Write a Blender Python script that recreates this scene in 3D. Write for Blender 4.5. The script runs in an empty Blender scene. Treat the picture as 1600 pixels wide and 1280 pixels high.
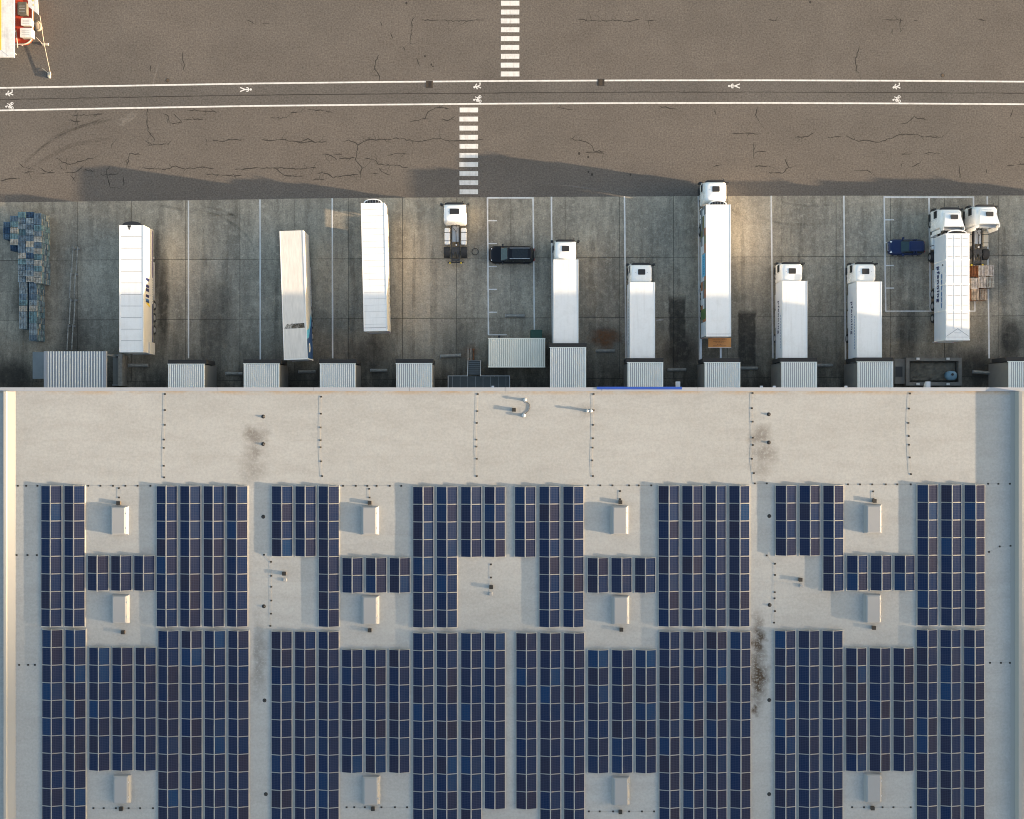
import bpy, math, random
from mathutils import Vector, Matrix
random.seed(7)
R = math.radians
SC = bpy.context.scene
COL = SC.collection

# ------------------------------------------------------------------ camera
CAM_H = 108.0           # drone height, metres
FPX = 1560.0            # focal length in photo pixels (1600 wide)
cam_d = bpy.data.cameras.new('camera')
cam_d.sensor_width = 36.0
cam_d.lens = 36.0 * FPX / 1600.0
cam_d.clip_start = 1.0
cam_d.clip_end = 20000.0
cam = bpy.data.objects.new('camera', cam_d)
cam.location = (0, 0, CAM_H)
COL.objects.link(cam)
SC.camera = cam

# ------------------------------------------------------------------ light
SUN_EL = R(7.25)
SUN_AZ = R(98.5)        # clockwise from +Y
sun_dir = Vector((math.cos(SUN_EL)*math.sin(SUN_AZ), math.cos(SUN_EL)*math.cos(SUN_AZ), math.sin(SUN_EL)))
world = bpy.data.worlds.new('World')
SC.world = world
world.use_nodes = True
wn = world.node_tree
bg = wn.nodes['Background']
sky = wn.nodes.new('ShaderNodeTexSky')
sky.sky_type = 'NISHITA'
sky.sun_disc = False
sky.sun_elevation = SUN_EL
sky.sun_rotation = SUN_AZ
sky.air_density = 1.0
sky.dust_density = 3.0
sky.ozone_density = 0.7
wn.links.new(sky.outputs[0], bg.inputs[0])
bg.inputs[1].default_value = 0.15
sl = bpy.data.lights.new('sun', 'SUN')
sl.energy = 4.9
sl.angle = R(0.5)
sl.color = (1.0, 0.76, 0.50)
sun = bpy.data.objects.new('sun', sl)
sun.rotation_euler = sun_dir.to_track_quat('Z', 'Y').to_euler()
COL.objects.link(sun)
SC.view_settings.view_transform = 'Standard'
SC.view_settings.look = 'None'
SC.view_settings.gamma = 1.0
SC.view_settings.use_curve_mapping = False
SC.view_settings.exposure = 2.05
SC.cycles.use_denoising = True
SC.cycles.filter_width = 1.0
SC.cycles.max_bounces = 6

# ------------------------------------------------------------------ helpers
def P(u, v, z=0.0):
    """world point at height z seen at photo pixel (u, v)"""
    s = (CAM_H - z) / FPX
    return Vector(((u - 800.0) * s, (640.0 - v) * s, z))

class MB:
    def __init__(self):
        self.v = []; self.f = []; self.m = []
    def face(self, pts, mat=0):
        i = len(self.v)
        self.v += [tuple(p) for p in pts]
        self.f.append(tuple(range(i, i + len(pts)))); self.m.append(mat)
        return self
    def box(self, x0, x1, y0, y1, z0, z1, mat=0, M=None):
        i = len(self.v)
        pts = [(x0,y0,z0),(x1,y0,z0),(x1,y1,z0),(x0,y1,z0),(x0,y0,z1),(x1,y0,z1),(x1,y1,z1),(x0,y1,z1)]
        if M is not None: pts = [tuple(M @ Vector(p)) for p in pts]
        self.v += pts
        for q in ((3,2,1,0),(4,5,6,7),(0,1,5,4),(1,2,6,5),(2,3,7,6),(3,0,4,7)):
            self.f.append(tuple(i + k for k in q)); self.m.append(mat)
        return self
    def prism(self, poly, z0, z1, mat=0):
        n = len(poly); i = len(self.v)
        self.v += [(p[0], p[1], z0) for p in poly] + [(p[0], p[1], z1) for p in poly]
        self.f.append(tuple(range(i + n - 1, i - 1, -1))); self.m.append(mat)
        self.f.append(tuple(range(i + n, i + 2 * n))); self.m.append(mat)
        for k in range(n):
            a, b = i + k, i + (k + 1) % n
            self.f.append((a, b, b + n, a + n)); self.m.append(mat)
        return self
    def prism_x(self, prof, x0, x1, mat=0):
        """profile (y, z) extruded along x"""
        n = len(prof); i = len(self.v)
        self.v += [(x0, p[0], p[1]) for p in prof] + [(x1, p[0], p[1]) for p in prof]
        self.f.append(tuple(range(i, i + n))); self.m.append(mat)
        self.f.append(tuple(range(i + 2 * n - 1, i + n - 1, -1))); self.m.append(mat)
        for k in range(n):
            a, b = i + k, i + (k + 1) % n
            self.f.append((a, a + n, b + n, b)); self.m.append(mat)
        return self
    def cyl(self, p0, p1, r, n=10, mat=0, r1=None):
        p0 = Vector(p0); p1 = Vector(p1); d = (p1 - p0).normalized()
        a = d.orthogonal().normalized(); b = d.cross(a)
        r1 = r if r1 is None else r1
        i = len(self.v)
        for p, rr in ((p0, r), (p1, r1)):
            for k in range(n):
                t = 2 * math.pi * k / n
                self.v.append(tuple(p + (a * math.cos(t) + b * math.sin(t)) * rr))
        for k in range(n):
            k2 = (k + 1) % n
            self.f.append((i + k, i + k2, i + n + k2, i + n + k)); self.m.append(mat)
        self.f.append(tuple(i + k for k in range(n - 1, -1, -1))); self.m.append(mat)
        self.f.append(tuple(i + n + k for k in range(n))); self.m.append(mat)
        return self
    def tube(self, path, r, n=6, mat=0):
        for a, b in zip(path[:-1], path[1:]): self.cyl(a, b, r, n, mat)
        return self
    def torus(self, c, rr, r, n=24, k=8, mat=0):
        i = len(self.v); c = Vector(c)
        for a in range(n):
            t = 2 * math.pi * a / n
            for b in range(k):
                s = 2 * math.pi * b / k
                self.v.append((c.x + (rr + r * math.cos(s)) * math.cos(t), c.y + (rr + r * math.cos(s)) * math.sin(t), c.z + r * math.sin(s)))
        for a in range(n):
            for b in range(k):
                a2 = (a + 1) % n; b2 = (b + 1) % k
                self.f.append((i + a*k + b, i + a2*k + b, i + a2*k + b2, i + a*k + b2)); self.m.append(mat)
        return self
    def loft(self, rings, mat=0):
        """rings: (z, x0, x1, y0, y1, r) rounded rectangles stacked in z"""
        n = None; i0 = len(self.v)
        for (z, x0, x1, y0, y1, r) in rings:
            pts = rrect(x0, x1, y0, y1, r); n = len(pts)
            self.v += [(p[0], p[1], z) for p in pts]
        for j in range(len(rings) - 1):
            for k in range(n):
                k2 = (k + 1) % n
                self.f.append((i0 + j*n + k, i0 + j*n + k2, i0 + (j+1)*n + k2, i0 + (j+1)*n + k)); self.m.append(mat)
        self.f.append(tuple(i0 + k for k in range(n - 1, -1, -1))); self.m.append(mat)
        t = i0 + (len(rings) - 1) * n
        self.f.append(tuple(t + k for k in range(n))); self.m.append(mat)
        return self
    def ribbon(self, pts, w, z, mat=0):
        """flat ribbon through world (x, y) points; w a width or one per point"""
        n = len(pts)
        L = []; Rr = []
        for k, p in enumerate(pts):
            a = Vector(pts[max(0, k - 1)][:2]); b = Vector(pts[min(n - 1, k + 1)][:2])
            d = (b - a); d = d.normalized() if d.length > 1e-9 else Vector((1, 0))
            nn = Vector((-d.y, d.x)); ww = (w[k] if isinstance(w, (list, tuple)) else w) / 2
            q = Vector(p[:2])
            L.append(q + nn * ww); Rr.append(q - nn * ww)
        for k in range(n - 1):
            self.face([(Rr[k].x, Rr[k].y, z), (Rr[k+1].x, Rr[k+1].y, z), (L[k+1].x, L[k+1].y, z), (L[k].x, L[k].y, z)], mat)
        return self
    def disc(self, c, r, z, n=20, mat=0, r2=None):
        r2 = r if r2 is None else r2
        self.face([(c[0] + r * math.cos(2*math.pi*k/n), c[1] + r2 * math.sin(2*math.pi*k/n), z) for k in range(n)], mat)
        return self
    def mesh(self, name, mats, smooth=False):
        me = bpy.data.meshes.new(name)
        me.from_pydata(self.v, [], self.f)
        for mt in (mats if isinstance(mats, (list, tuple)) else [mats]): me.materials.append(mt)
        me.polygons.foreach_set('material_index', self.m)
        if smooth: me.polygons.foreach_set('use_smooth', [True] * len(me.polygons))
        me.update()
        return me
    def build(self, name, mats, parent=None, loc=(0,0,0), rz=0.0, smooth=False, label=None):
        return link(name, self.mesh(name, mats, smooth), parent, loc, rz, label)

def rrect(x0, x1, y0, y1, r, m=4):
    r = min(r, (x1 - x0) / 2 - 1e-4, (y1 - y0) / 2 - 1e-4)
    out = []
    for (cx, cy, a0) in ((x1 - r, y0 + r, -90), (x1 - r, y1 - r, 0), (x0 + r, y1 - r, 90), (x0 + r, y0 + r, 180)):
        for k in range(m + 1):
            a = R(a0 + 90 * k / m)
            out.append((cx + r * math.cos(a), cy + r * math.sin(a)))
    return out

def link(name, me, parent=None, loc=(0,0,0), rz=0.0, label=None, rot=None):
    o = bpy.data.objects.new(name, me)
    o.location = loc
    o.rotation_euler = rot if rot is not None else (0, 0, rz)
    if parent is not None: o.parent = parent
    if label: o['label'] = label
    COL.objects.link(o)
    return o

def thing(name, label, cat, loc=(0,0,0), rz=0.0, group=None):
    o = bpy.data.objects.new(name, None)
    o.empty_display_size = 0.3
    o.location = loc; o.rotation_euler = (0, 0, rz)
    COL.objects.link(o)
    return tag(o, label, cat, group)

def tag(o, label, cat, group=None):
    o['label'] = label; o['category'] = cat
    if group: o['group'] = group
    return o

def struct(o):
    o['kind'] = 'structure'
    return o

def smooth_by_angle(o, ang=35):
    me = o.data
    me.polygons.foreach_set('use_smooth', [True] * len(me.polygons))
    try: me.set_sharp_from_angle(angle=R(ang))
    except Exception: pass
    return o

# ------------------------------------------------------------------ materials
def newmat(name):
    m = bpy.data.materials.new(name); m.use_nodes = True
    nt = m.node_tree
    return m, nt, nt.nodes['Principled BSDF']

def N(nt, kind, **kw):
    n = nt.nodes.new(kind)
    for k, v in kw.items(): setattr(n, k, v)
    return n

def sock(nt, inp, val):
    if hasattr(val, 'links'): nt.links.new(val, inp)
    else: inp.default_value = val

def math_n(nt, op, a, b=0.0, clamp=False):
    n = N(nt, 'ShaderNodeMath', operation=op); n.use_clamp = clamp
    sock(nt, n.inputs[0], a); sock(nt, n.inputs[1], b)
    return n.outputs[0]

def noise(nt, vec, scale, detail=4.0, rough=0.55, stretch=None, dist=0.0):
    if stretch is not None:
        mp = N(nt, 'ShaderNodeMapping'); mp.inputs['Scale'].default_value = stretch
        nt.links.new(vec, mp.inputs['Vector']); vec = mp.outputs[0]
    n = N(nt, 'ShaderNodeTexNoise')
    n.inputs['Scale'].default_value = scale; n.inputs['Detail'].default_value = detail
    n.inputs['Roughness'].default_value = rough; n.inputs['Distortion'].default_value = dist
    nt.links.new(vec, n.inputs['Vector'])
    return n.outputs[0]

def ramp(nt, fac, lo, hi, a=0.0, b=1.0):
    n = N(nt, 'ShaderNodeMapRange'); n.clamp = True
    nt.links.new(fac, n.inputs[0])
    n.inputs[1].default_value = lo; n.inputs[2].default_value = hi
    n.inputs[3].default_value = a; n.inputs[4].default_value = b
    return n.outputs[0]

def mix(nt, fac, a, b, mode='MIX'):
    n = N(nt, 'ShaderNodeMix', data_type='RGBA', blend_type=mode)
    sock(nt, n.inputs[0], fac)
    sock(nt, n.inputs[6], a if hasattr(a, 'links') else (a[0], a[1], a[2], 1))
    sock(nt, n.inputs[7], b if hasattr(b, 'links') else (b[0], b[1], b[2], 1))
    return n.outputs[2]

def wpos(nt):
    return N(nt, 'ShaderNodeNewGeometry').outputs['Position']

def opos(nt):
    return N(nt, 'ShaderNodeTexCoord').outputs['Object']

def bump(nt, bsdf, h, strength=0.3, dist=0.05):
    b = N(nt, 'ShaderNodeBump'); b.inputs['Strength'].default_value = strength; b.inputs['Distance'].default_value = dist
    nt.links.new(h, b.inputs['Height']); nt.links.new(b.outputs[0], bsdf.inputs['Normal'])

def blobs(nt, pos, spots, wob=0.5, edge=0.35, gmin=0.25, gscale=2.2):
    """soft noisy ellipses at world places: (x, y, rx, ry, strength) -> mask"""
    nz = N(nt, 'ShaderNodeTexNoise'); nz.inputs['Scale'].default_value = 0.9; nz.inputs['Detail'].default_value = 5
    nt.links.new(pos, nz.inputs['Vector'])
    sub = N(nt, 'ShaderNodeVectorMath', operation='SUBTRACT'); nt.links.new(nz.outputs['Color'], sub.inputs[0]); sub.inputs[1].default_value = (.5, .5, .5)
    scl = N(nt, 'ShaderNodeVectorMath', operation='SCALE'); nt.links.new(sub.outputs[0], scl.inputs[0]); scl.inputs['Scale'].default_value = wob * 3
    add = N(nt, 'ShaderNodeVectorMath', operation='ADD'); nt.links.new(pos, add.inputs[0]); nt.links.new(scl.outputs[0], add.inputs[1])
    grain = noise(nt, pos, gscale, 5, 0.65)
    total = None
    for (x, y, rx, ry, s, *box) in spots:
        mp = N(nt, 'ShaderNodeVectorMath', operation='SUBTRACT'); nt.links.new(add.outputs[0], mp.inputs[0]); mp.inputs[1].default_value = (x, y, 0)
        ml = N(nt, 'ShaderNodeVectorMath', operation='MULTIPLY'); nt.links.new(mp.outputs[0], ml.inputs[0]); ml.inputs[1].default_value = (1/rx, 1/ry, 0)
        if box:
            ab = N(nt, 'ShaderNodeVectorMath', operation='ABSOLUTE'); nt.links.new(ml.outputs[0], ab.inputs[0])
            sp = N(nt, 'ShaderNodeSeparateXYZ'); nt.links.new(ab.outputs[0], sp.inputs[0])
            mk = ramp(nt, math_n(nt, 'MAXIMUM', sp.outputs[0], sp.outputs[1]), .88, 1.08, s, 0.0)
        else:
            ln = N(nt, 'ShaderNodeVectorMath', operation='LENGTH'); nt.links.new(ml.outputs[0], ln.inputs[0])
            mk = ramp(nt, ln.outputs['Value'], 1.0 - edge, 1.0 + edge, s, 0.0)
        total = mk if total is None else math_n(nt, 'MAXIMUM', total, mk)
    g = ramp(nt, grain, 0.28, 0.5, gmin, 1.0)
    return math_n(nt, 'MULTIPLY', total, g)

def simple(name, col, rough=0.5, metal=0.0, var=0.12, scale=1.2, coat=0.0, spec=None):
    """plain surface with uneven wear"""
    m, nt, b = newmat(name)
    p = wpos(nt)
    n1 = noise(nt, p, scale, 5, 0.6)
    k = ramp(nt, n1, 0.25, 0.75, 1.0 - var, 1.0 + var * 0.6)
    c = N(nt, 'ShaderNodeVectorMath', operation='SCALE'); c.inputs[0].default_value = col; nt.links.new(k, c.inputs['Scale'])
    nt.links.new(c.outputs[0], b.inputs['Base Color'])
    b.inputs['Roughness'].default_value = rough; b.inputs['Metallic'].default_value = metal
    if coat: b.inputs['Coat Weight'].default_value = coat; b.inputs['Coat Roughness'].default_value = 0.08
    if spec is not None: b.inputs['Specular IOR Level'].default_value = spec
    return m

def mat_asphalt(name, col, col2):
    m, nt, b = newmat(name)
    p = wpos(nt)
    big = noise(nt, p, 0.05, 4, 0.5)
    mid = noise(nt, p, 0.35, 5, 0.6, stretch=(0.35, 1.0, 1.0))
    fine = noise(nt, p, 5.5, 3, 0.8)
    c = mix(nt, ramp(nt, big, 0.3, 0.7), col, col2)
    c = mix(nt, ramp(nt, mid, 0.3, 0.7, 0.0, 0.35), c, [x * 0.72 for x in col])
    g = math_n(nt, 'MULTIPLY', ramp(nt, fine, 0.28, 0.72, 0.58, 1.44), ramp(nt, noise(nt, p, 0.16, 6, 0.7), 0.3, 0.7, 0.92, 1.13))
    s = N(nt, 'ShaderNodeVectorMath', operation='SCALE'); nt.links.new(c, s.inputs[0]); nt.links.new(g, s.inputs['Scale'])
    nt.links.new(s.outputs[0], b.inputs['Base Color'])
    b.inputs['Roughness'].default_value = 0.92
    b.inputs['Specular IOR Level'].default_value = 0.2
    bump(nt, b, fine, 0.25, 0.03)
    return m

def mat_concrete():
    m, nt, b = newmat('yard_concrete')
    p = wpos(nt)
    rnd = N(nt, 'ShaderNodeObjectInfo').outputs['Random']
    big = noise(nt, p, 0.12, 5, 0.6)
    mid = noise(nt, p, 0.6, 6, 0.65)
    streak = noise(nt, p, 1.0, 5, 0.6, stretch=(0.85, 0.09, 1.0))
    fine = noise(nt, p, 6.0, 3, 0.75)
    c = mix(nt, ramp(nt, big, 0.35, 0.65), (0.235, 0.220, 0.190), (0.360, 0.330, 0.272))
    c = mix(nt, ramp(nt, mid, 0.35, 0.72, 0.0, 0.6), c, (0.165, 0.153, 0.134))
    c = mix(nt, ramp(nt, streak, 0.46, 0.66, 0.0, 0.62), c, (0.120, 0.110, 0.095))
    c = mix(nt, ramp(nt, streak, 0.30, 0.42, 0.35, 0.0), c, (0.44, 0.41, 0.35))
    mot = noise(nt, p, 1.7, 7, 0.72)
    c = mix(nt, ramp(nt, mot, 0.50, 0.70, 0.0, 0.55), c, (0.44, 0.41, 0.35))
    mot2 = noise(nt, p, 2.6, 6, 0.75, stretch=(1.0, 0.45, 1.0), dist=0.6)
    c = mix(nt, ramp(nt, mot2, 0.50, 0.68, 0.0, 0.55), c, (0.115, 0.105, 0.090))
    # rubber and oil ground in along the truck lanes, heavier close to the docks
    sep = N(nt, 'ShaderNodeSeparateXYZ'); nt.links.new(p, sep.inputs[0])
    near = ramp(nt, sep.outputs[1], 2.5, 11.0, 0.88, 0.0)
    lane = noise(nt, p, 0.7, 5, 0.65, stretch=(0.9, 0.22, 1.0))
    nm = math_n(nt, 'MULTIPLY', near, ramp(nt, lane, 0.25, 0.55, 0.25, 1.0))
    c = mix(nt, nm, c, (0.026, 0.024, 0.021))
    # distinct oil stains
    spots = []
    for (u, v, ru, rv, s, *bx_) in ((1058, 512, 13, 48, .80, 1), (1167, 530, 14, 44, .80, 1), (255, 470, 9, 70, .8), (246, 420, 6, 60, .6),
                              (340, 490, 26, 60, .5), (38, 470, 16, 50, .6), (946, 525, 20, 18, .5), (1062, 548, 22, 26, .85),
                              (1420, 520, 18, 40, .5), (1580, 530, 18, 30, .75), (115, 540, 18, 60, .5), (700, 520, 30, 40, .35),
                              (580, 555, 24, 28, .6), (1525, 575, 30, 26, .7), (20, 590, 30, 24, .8)):
        q = P(u, v, 0); spots.append((q.x, q.y, ru / 14.44, rv / 14.44, s, *bx_))
    bm_ = blobs(nt, p, spots, 0.13, 0.35, 0.6, 1.4)
    c = mix(nt, bm_, c, (0.018, 0.017, 0.016))
    q = P(945, 527, 0); rust = blobs(nt, p, [(q.x, q.y, 1.35, .9, .9), (P(735,550,0).x, P(735,550,0).y, .8, .8, .4)], 0.7, .5, 0.0, 3.0)
    c = mix(nt, rust, c, (0.12, 0.055, 0.025))
    # bleached tyre-scrubbed concrete
    pale = []
    for (u, v, ru, rv, s) in ((665, 470, 36, 80, .5), (300, 400, 40, 60, .25), (1180, 380, 30, 70, .35), (680, 380, 20, 40, .4)):
        w = P(u, v, 0); pale.append((w.x, w.y, ru / 14.44, rv / 14.44, s))
    c = mix(nt, blobs(nt, p, pale, 0.5, 0.6), c, (0.46, 0.41, 0.34))
    g = math_n(nt, 'MULTIPLY', ramp(nt, fine, 0.25, 0.75, 0.68, 1.34), ramp(nt, rnd, 0, 1, 0.92, 1.07))
    s = N(nt, 'ShaderNodeVectorMath', operation='SCALE'); nt.links.new(c, s.inputs[0]); nt.links.new(g, s.inputs['Scale'])
    wt = mix(nt, 1.0, s.outputs[0], (1.06, 1.02, 0.965), 'MULTIPLY')
    nt.links.new(wt, b.inputs['Base Color'])
    b.inputs['Roughness'].default_value = 0.85; b.inputs['Specular IOR Level'].default_value = 0.25
    bump(nt, b, mid, 0.1, 0.03)
    return m

def mat_roof():
    m, nt, b = newmat('roof_membrane')
    p = wpos(nt)
    sep = N(nt, 'ShaderNodeSeparateXYZ'); nt.links.new(p, sep.inputs[0])
    big = noise(nt, p, 0.07, 4, 0.5)
    mid = noise(nt, p, 0.5, 6, 0.65, stretch=(0.5, 1.6, 1.0))
    fine = noise(nt, p, 4.5, 3, 0.75)
    c = mix(nt, ramp(nt, big, 0.3, 0.7), (0.312, 0.312, 0.303), (0.348, 0.348, 0.340))
    c = mix(nt, ramp(nt, mid, 0.42, 0.75, 0.0, 0.45), c, (0.245, 0.236, 0.220))
    # welded sheet laps every 1.5 m, faint
    fr = math_n(nt, 'FRACT', math_n(nt, 'DIVIDE', sep.outputs[1], 1.5))
    lap = math_n(nt, 'MULTIPLY', ramp(nt, fr, 0.0, 0.05, 0.30, 0.0), ramp(nt, noise(nt, p, 0.4, 3), 0.35, 0.6))
    c = mix(nt, lap, c, (0.30, 0.28, 0.25))
    # drain stains
    spots = []
    for (u, v, ru, rv, s) in ((397, 682, 16, 14, .55), (398, 708, 14, 12, .5), (394, 735, 16, 16, .35), (1188, 682, 14, 14, .55), (1192, 708, 18, 14, .5), (1190, 730, 14, 14, .35),
                              (1184, 1000, 8, 30, .95), (1184, 1060, 11, 38, 1.0), (1184, 1075, 6, 14, 1.0), (1182, 1108, 5, 8, 1.0), (404, 1030, 8, 50, .4),
                              (820, 640, 12, 10, .2), (917, 640, 16, 8, .22)):
        q = P(u, v, ROOF_Z); spots.append((q.x, q.y, ru / 16.3, rv / 16.3, s))
    c = mix(nt, blobs(nt, p, spots, 0.7, 0.7, 0.0, 4.0), c, (0.060, 0.042, 0.028))
    # dirt washed against the front upstand
    fy = P(0, 611, ROOF_Z).y
    edge = math_n(nt, 'MULTIPLY', ramp(nt, sep.outputs[1], fy - 0.45, fy - 0.05, 0.0, 0.75), ramp(nt, noise(nt, p, 1.1, 5, 0.6, stretch=(0.35, 1, 1)), 0.42, 0.62))
    c = mix(nt, edge, c, (0.33, 0.23, 0.13))
    g = ramp(nt, fine, 0.25, 0.75, 0.88, 1.10)
    s = N(nt, 'ShaderNodeVectorMath', operation='SCALE'); nt.links.new(c, s.inputs[0]); nt.links.new(g, s.inputs['Scale'])
    nt.links.new(s.outputs[0], b.inputs['Base Color'])
    b.inputs['Roughness'].default_value = 0.8; b.inputs['Specular IOR Level'].default_value = 0.25
    wr = noise(nt, p, 1.3, 4, 0.6)
    bump(nt, b, wr, 0.25, 0.05)
    return m

def mat_panel():
    m, nt, b = newmat('solar_cells')
    o = opos(nt)
    sep = N(nt, 'ShaderNodeSeparateXYZ'); nt.links.new(o, sep.inputs[0])
    rnd = N(nt, 'ShaderNodeObjectInfo').outputs['Random']
    def lines(s, pitch, w):
        fr = math_n(nt, 'FRACT', math_n(nt, 'ADD', math_n(nt, 'DIVIDE', s, pitch), 50.0))
        d = math_n(nt, 'ABSOLUTE', math_n(nt, 'SUBTRACT', fr, 0.5))
        return ramp(nt, d, 0.5 - w, 0.5 - w * 0.6, 0.0, 1.0)
    g = math_n(nt, 'MAXIMUM', lines(sep.outputs[0], 0.1525, 0.07), lines(sep.outputs[1], 0.1575, 0.07))
    base = mix(nt, ramp(nt, rnd, 0.0, 0.75), (0.0035, 0.017, 0.058), (0.012, 0.020, 0.050))
    base = mix(nt, ramp(nt, rnd, 0.80, 1.0, 0.0, 0.75), base, (0.003, 0.040, 0.115))
    wn_ = N(nt, 'ShaderNodeTexWhiteNoise', noise_dimensions='1D'); nt.links.new(math_n(nt, 'MULTIPLY', rnd, 917.0), wn_.inputs['W'])
    base = mix(nt, ramp(nt, wn_.outputs['Value'], 0.45, 1.0, 0.0, 0.55), base, (0.026, 0.018, 0.020))
    ph = noise(nt, o, 9.0, 3, 0.7)
    base = mix(nt, ramp(nt, ph, 0.35, 0.75, 0.0, 0.5), base, (0.010, 0.015, 0.034))
    base = mix(nt, math_n(nt, 'MULTIPLY', g, 0.55), base, (0.058, 0.070, 0.108))
    dust = noise(nt, wpos(nt), 0.8, 5, 0.6)
    base = mix(nt, ramp(nt, dust, 0.3, 0.8, 0.0, 0.03), base, (0.28, 0.20, 0.15))
    nt.links.new(base, b.inputs['Base Color'])
    b.inputs['Roughness'].default_value = 0.25
    b.inputs['Specular IOR Level'].default_value = 0.04
    return m

def mat_white(name, col, dirt=0.3, dcol=(0.30, 0.27, 0.22), rough=0.42):
    m, nt, b = newmat(name)
    p = wpos(nt)
    n1 = noise(nt, p, 0.9, 6, 0.68)
    n2 = noise(nt, p, 5.0, 4, 0.7)
    c = mix(nt, ramp(nt, n1, 0.48, 0.85, 0.0, dirt), col, dcol)
    c = mix(nt, ramp(nt, n2, 0.45, 0.8, 0.0, dirt * 0.4), c, dcol)
    n3 = noise(nt, p, 1.0, 5, 0.7, stretch=(3.2, 0.16, 1.0))
    c = mix(nt, ramp(nt, n3, 0.50, 0.78, 0.0, dirt * 0.9), c, dcol)
    nt.links.new(c, b.inputs['Base Color'])
    nt.links.new(ramp(nt, n1, 0.3, 0.8, rough - 0.08, rough + 0.2), b.inputs['Roughness'])
    return m

def mat_ribbed(name, col, pitch, axis=0, dark=0.6, amount=0.35):
    """faint ribs in a tarpaulin too fine to build"""
    m, nt, b = newmat(name)
    o = opos(nt)
    sep = N(nt, 'ShaderNodeSeparateXYZ'); nt.links.new(o, sep.inputs[0])
    fr = math_n(nt, 'FRACT', math_n(nt, 'ADD', math_n(nt, 'DIVIDE', sep.outputs[axis], pitch), 50.0))
    k = ramp(nt, fr, 0.15, 0.0, 0.0, amount)
    st = noise(nt, o, 2.0, 5, 0.65, stretch=(2.5, 0.3, 1))
    c = mix(nt, ramp(nt, st, 0.38, 0.72, 0.0, 0.55), col, [x * 0.62 for x in col])
    c = mix(nt, k, c, [x * dark for x in col])
    nt.links.new(c, b.inputs['Base Color']); b.inputs['Roughness'].default_value = 0.6
    return m

def mat_decal(name, col, lo, hi, amax, stretch=(1, 1, 1), scale=1.5, rough=0.9):
    """worn mark: breaks up with noise"""
    m, nt, b = newmat(name)
    p = wpos(nt)
    n1 = noise(nt, p, scale, 6, 0.7, stretch=stretch)
    nt.links.new(ramp(nt, n1, lo, hi, 0.0, amax), b.inputs['Alpha'])
    b.inputs['Base Color'].default_value = (*col, 1); b.inputs['Roughness'].default_value = rough
    b.inputs['Specular IOR Level'].default_value = 0.2
    return m

ROOF_Z = 12.5
M = {}
M['asphalt'] = mat_asphalt('asphalt', (0.122, 0.106, 0.093), (0.107, 0.096, 0.086))
M['path'] = mat_asphalt('path_asphalt', (0.107, 0.097, 0.089), (0.097, 0.090, 0.083))
M['concrete'] = mat_concrete()
M['joint'] = simple('joint_filler', (0.03, 0.028, 0.026), 0.95)
M['crack'] = simple('crack_dark', (0.028, 0.024, 0.021), 0.95)
M['roof'] = mat_roof()
M['panel'] = mat_panel()
M['frame'] = simple('panel_frame', (0.36, 0.35, 0.33), 0.4, 0.1)
M['rail'] = simple('mounting_rail', (0.50, 0.47, 0.42), 0.5, 0.2)
M['linepaint'] = mat_white('line_paint', (0.64, 0.63, 0.615), 0.60, (0.24, 0.215, 0.19), 0.7)
M['truckwhite'] = mat_white('truck_white', (0.79, 0.79, 0.785), 0.20)
M['cabwhite'] = mat_white('cab_white', (0.82, 0.82, 0.81), 0.08, rough=0.22)
M['cream'] = mat_white('trailer_cream', (0.50, 0.49, 0.465), 0.12)
M['greywall'] = mat_white('trailer_grey', (0.62, 0.66, 0.72), 0.12)
M['alu'] = simple('aluminium', (0.62, 0.63, 0.65), 0.38, 0.6)
M['seam'] = simple('seam_grey', (0.34, 0.35, 0.37), 0.6)
M['tarp'] = mat_ribbed('tarp_roof', (0.70, 0.66, 0.61), 0.085)
M['black'] = simple('black_plastic', (0.016, 0.016, 0.018), 0.5)
M['rubber'] = simple('rubber', (0.022, 0.022, 0.024), 0.8)
M['chassis'] = simple('chassis_dark', (0.030, 0.030, 0.032), 0.6)
M['steel'] = simple('galvanised', (0.38, 0.40, 0.42), 0.45, 0.5)
M['rim'] = simple('rim_steel', (0.45, 0.45, 0.46), 0.4, 0.5)
M['glass'] = simple('dark_glass', (0.010, 0.014, 0.018), 0.06, 0.0, 0.05)
M['tealglass'] = simple('windscreen_glass', (0.012, 0.035, 0.042), 0.06, 0.0, 0.05)
M['carblack'] = simple('car_black', (0.005, 0.006, 0.010), 0.35, 0.0, 0.1, coat=0.08, spec=0.25)
M['carblue'] = simple('car_blue', (0.004, 0.015, 0.066), 0.32, 0.0, 0.1, coat=0.15, spec=0.3)
M['lamp'] = simple('headlamp', (0.75, 0.76, 0.78), 0.15)
M['red'] = simple('tail_red', (0.30, 0.010, 0.012), 0.3)
M['yellow'] = simple('marker_yellow', (0.62, 0.46, 0.03), 0.5)
M['orange'] = simple('lift_orange', (0.62, 0.27, 0.08), 0.6)
M['navy'] = simple('navy_print', (0.012, 0.018, 0.085), 0.5)
M['blueprint'] = simple('blue_print', (0.020, 0.130, 0.330), 0.5)
M['skyprint'] = simple('sky_print', (0.10, 0.42, 0.66), 0.5)
M['dkblue'] = simple('trailer_blue', (0.012, 0.060, 0.190), 0.45)
M['brownprint'] = simple('brown_print', (0.20, 0.07, 0.03), 0.6)
M['terra'] = simple('terracotta_print', (0.36, 0.14, 0.06), 0.6, var=0.3, scale=4)
M['olive'] = simple('olive_print', (0.13, 0.14, 0.06), 0.6, var=0.4, scale=5)
M['slateprint'] = simple('slate_print', (0.16, 0.19, 0.22), 0.6, var=0.4, scale=4)
M['greenprint'] = simple('green_print', (0.08, 0.15, 0.05), 0.6, var=0.4, scale=4)
M['violet'] = simple('stripe_violet', (0.085, 0.065, 0.155), 0.5)
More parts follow.
